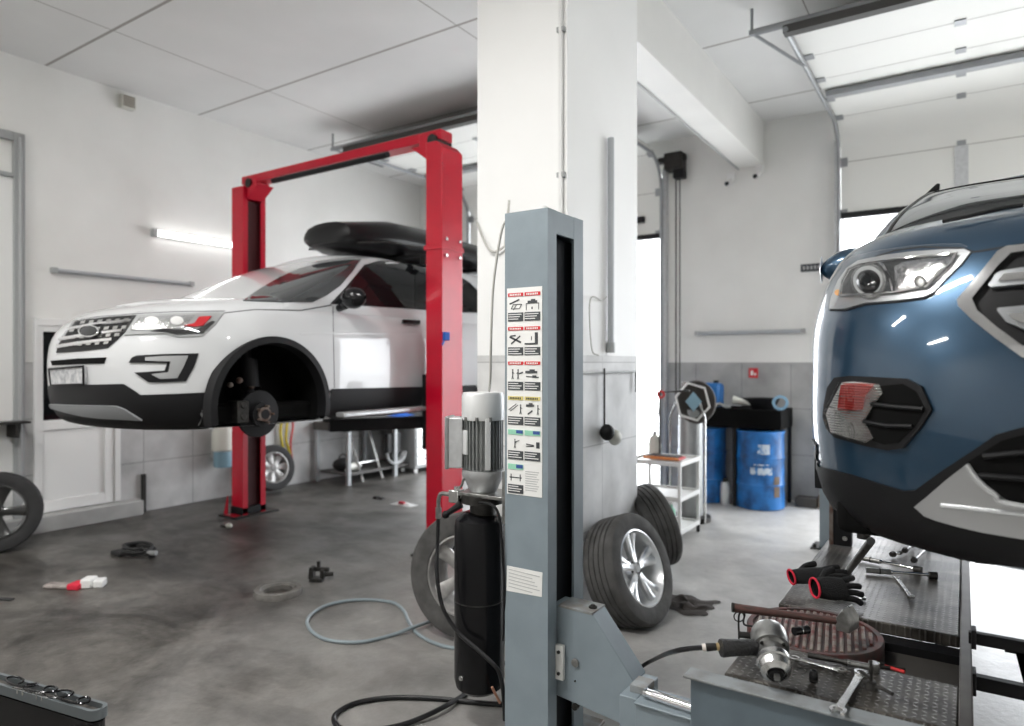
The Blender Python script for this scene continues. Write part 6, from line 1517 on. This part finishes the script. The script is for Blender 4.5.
# bits in the recess
for k in range(5):
    u = 914+k*7+random.uniform(-2, 2); v = 640+random.uniform(0, 12)
    t = thing('debris_flake', 'small pale flake in the dark platform recess', 'flake', at(u, v, z=HP-.075), (0, 0, k), 'flakes in the platform recess'); MB().box(-.008, .008, -.005, .005, 0, .003).build('flake', M['milky_dirty'], t) if False else None
    o = MB().box(-.009, .009, -.005, .005, 0, .003).build('debris_flake_body', M['brown_light'], t)
# wire basket left of turn plate
t = thing('locking_pin', 'wire locking pin with chain at the left rim of the turn plate', 'pin', at(739, 640, z=.64))
MB().tube(bez([(0, 0, .0), (0, 0, .09), (.02, .0, .10), (.02, 0, .06), (.08, .02, .06)]), .0035, 6).build('pin_wire', M['dark_metal'], t); MB().lathe([(.016, -.002), (.02, 0), (.016, .002), (.016, -.002)], origin=(0, 0, .085), axis=(.5, -1, 0), seg=18).build('pin_ring', M['dark_metal'], t); MB().tube([(.0, .0, .02), (.10, .03, .02)], .012, 8).build('pin_body', M['dark_metal'], t)
# impact wrench
iw0 = Vector(at(776, 628, z=.80)); 
nose = at(776, 672, z=.712); rear = at(768, 632, z=.775)
ax = (nose-rear); L = .165; ax.normalize()
rear = nose-ax*L
m4 = frame_of(rear, ax); t = thing('impact_wrench', 'silver air impact wrench with black grip lying at the platform edge', 'impact wrench', m4.to_translation(), m4.to_euler()); t.scale = (1.12, 1.22, 1.22)
inv = (m4 @ Matrix.Diagonal((1.12, 1.22, 1.22, 1))).inverted(); rear = nose-ax*L*1.12
MB().lathe([(0.001, -.012), (.025, -.012), (.040, -.004), (.046, .010), (.047, .045), (.045, .062), (.001, .063)], axis=(1, 0, 0), seg=32).build('motor_housing', M['cast_silver'], t)
MB().lathe([(.039, .060), (.033, .068), (.032, .104), (.001, .106)], axis=(1, 0, 0), seg=32).build('hammer_case', M['steel'], t)
MB().lathe([(.030, .098), (.041, .101), (.042, .106), (.042, .118), (.038, .121), (.038, .126), (.041, .129), (.036, .145), (.024, .156), (.022, .148), (.001, .148)], axis=(1, 0, 0), seg=32).build('nose_ring', M['steel_light'], t, sharp=30)
MB().lathe([(.034, .092), (.036, .095), (.034, .098)], axis=(1, 0, 0), seg=32).build('groove_ring', M['dark_metal'], t)
MB().lathe([(.021, .1485), (.0165, .152), (.0165, .160), (.012, .161), (.001, .156)], axis=(1, 0, 0), seg=24).build('nose_hole', M['black_plastic'], t)
MB().box(.150, .172, -.0065, .0065, -.0065, .0065).build('anvil', M['steel'], t, bevel=.001)
for k in range(4):
    a = PI/4+PI/2*k; MB().tube([(.0735, .038*math.cos(a), .038*math.sin(a)), (.078, .038*math.cos(a), .038*math.sin(a))], .005, 8).build('housing_screw', M['dark_metal'], t)
g0 = inv @ at(762, 647, z=.745); g1 = inv @ at(722, 648, z=.745); gm = g0.lerp(g1, .3)
def oval_tube(path, rads, name, mm, par=t, sq=.8):
    b = MB(); path = [Vector(p) for p in path]; b.tube(path, 1, 16, radii=rads); return b.build(name, mm, par)
oval_tube([Vector((.03, 0, 0)), g0*.55+Vector((.03, 0, 0))*.45, g0, g0.lerp(g1, .12)], [.034, .026, .022, .021], 'handle_neck', M['cast_silver'])
oval_tube([g0.lerp(g1, .10), g0.lerp(g1, .3), g0.lerp(g1, .8), g1, g1+(g1-g0)*.03], [.0225, .021, .0225, .0245, .023], 'grip', M['black_rubber_ribbed'])
tr = g0*.7+Vector((.03, 0, 0))*.3; dirz = (inv.to_3x3() @ (Vector((.3, -1, -.35)))).normalized()
oval_tube([tr, tr+dirz*.03], [.010, .012], 'trigger', M['black_plastic'])
hc0 = inv @ at(720, 646.5, z=.742); hc1 = inv @ at(703, 647.5, z=.735)
oval_tube([hc0, hc0.lerp(hc1, .3), hc0.lerp(hc1, .75), hc1], [.008, .010, .011, .008], 'hose_coupler', M['dark_metal'])
oval_tube([hc0.lerp(hc1, -.05), hc0.lerp(hc1, .2)], [.0105, .0105], 'coupler_ring', M['brass'])
oval_tube([hc0.lerp(hc1, .82), hc0.lerp(hc1, 1.05)], [.010, .010], 'coupler_ring', M['coupler_white'])
P_ = [at(704, 647.5, z=.735), at(690, 648.5, z=.71), at(672, 652, z=.66), at(655, 659, y=2.75), at(640, 668, y=2.85), at(615, 690, y=2.95), at(600, 715, y=3.0)]
t2 = thing('air_hose', 'black air hose running from the impact wrench down behind the lift carriage', 'hose', P_[0]); o = MB().tube(bez(P_), .0085, 10).build('hose_run', M['hose_black'], t2); setloc(o, t2)
# ================================================================== CAMERA AND LIGHT
cam = bpy.data.cameras.new('camera'); co = bpy.data.objects.new('camera', cam); C.objects.link(co)
co.location = CAM; co.rotation_euler = (PI/2, 0, YAW); cam.sensor_width = 36; cam.lens = F/1024*36; cam.clip_start = .05; cam.clip_end = 200
cam.dof.use_dof = True; cam.dof.focus_distance = 2.75; cam.dof.aperture_fstop = 1.6
sc = bpy.context.scene; sc.camera = co
w = bpy.data.worlds.new('world'); sc.world = w; w.use_nodes = True
bg = w.node_tree.nodes['Background']; bg.inputs[0].default_value = (.93, .96, 1, 1); bg.inputs[1].default_value = 5.0
def portal(name, loc, rot, sx, sy):
    l = bpy.data.lights.new(name, 'AREA'); l.shape = 'RECTANGLE'; l.size = sx; l.size_y = sy; l.cycles.is_portal = True
    o = bpy.data.objects.new(name, l); C.objects.link(o); o.location = loc; o.rotation_euler = rot
portal('daylight_door', (-4.91, YB+.26, 1.67), (-PI/2, 0, 0), 3.18, 3.3)
portal('daylight_door', (.4, YB+.26, 1.67), (-PI/2, 0, 0), 3.2, 3.3)
# fill lamps added out of view to light the lift, floor and cars
def fill_lamp(x, y, e):
    t = thing('fill_lamp', 'added fill lamp on the ceiling, out of view', 'lamp', (x, y, CZ), group='added fill lamps')
    MB().box(-.75, .75, -.09, .09, -.07, 0).build('lamp_housing', M['white_plastic'], t, bevel=.01)
    b = MB(); b.tube([(-.72, -.045, -.09), (.72, -.045, -.09)], .018, 8); b.tube([(-.72, .045, -.09), (.72, .045, -.09)], .018, 8); b.build('lamp_tube', M['tube_lit'], t)
    l = bpy.data.lights.new('fill_glow', 'AREA'); l.shape = 'RECTANGLE'; l.size = 1.4; l.size_y = .15; l.energy = e; l.color = (1, .985, .96)
    o = bpy.data.objects.new('fill_glow', l); C.objects.link(o); o.location = (x, y, CZ-.13)
for x, y, e in FILL_LAMPS: fill_lamp(x, y, e)
vs = sc.view_settings; vs.view_transform = 'Standard'; vs.look = 'None'; vs.gamma = 1; vs.use_curve_mapping = False; vs.exposure = EXPO
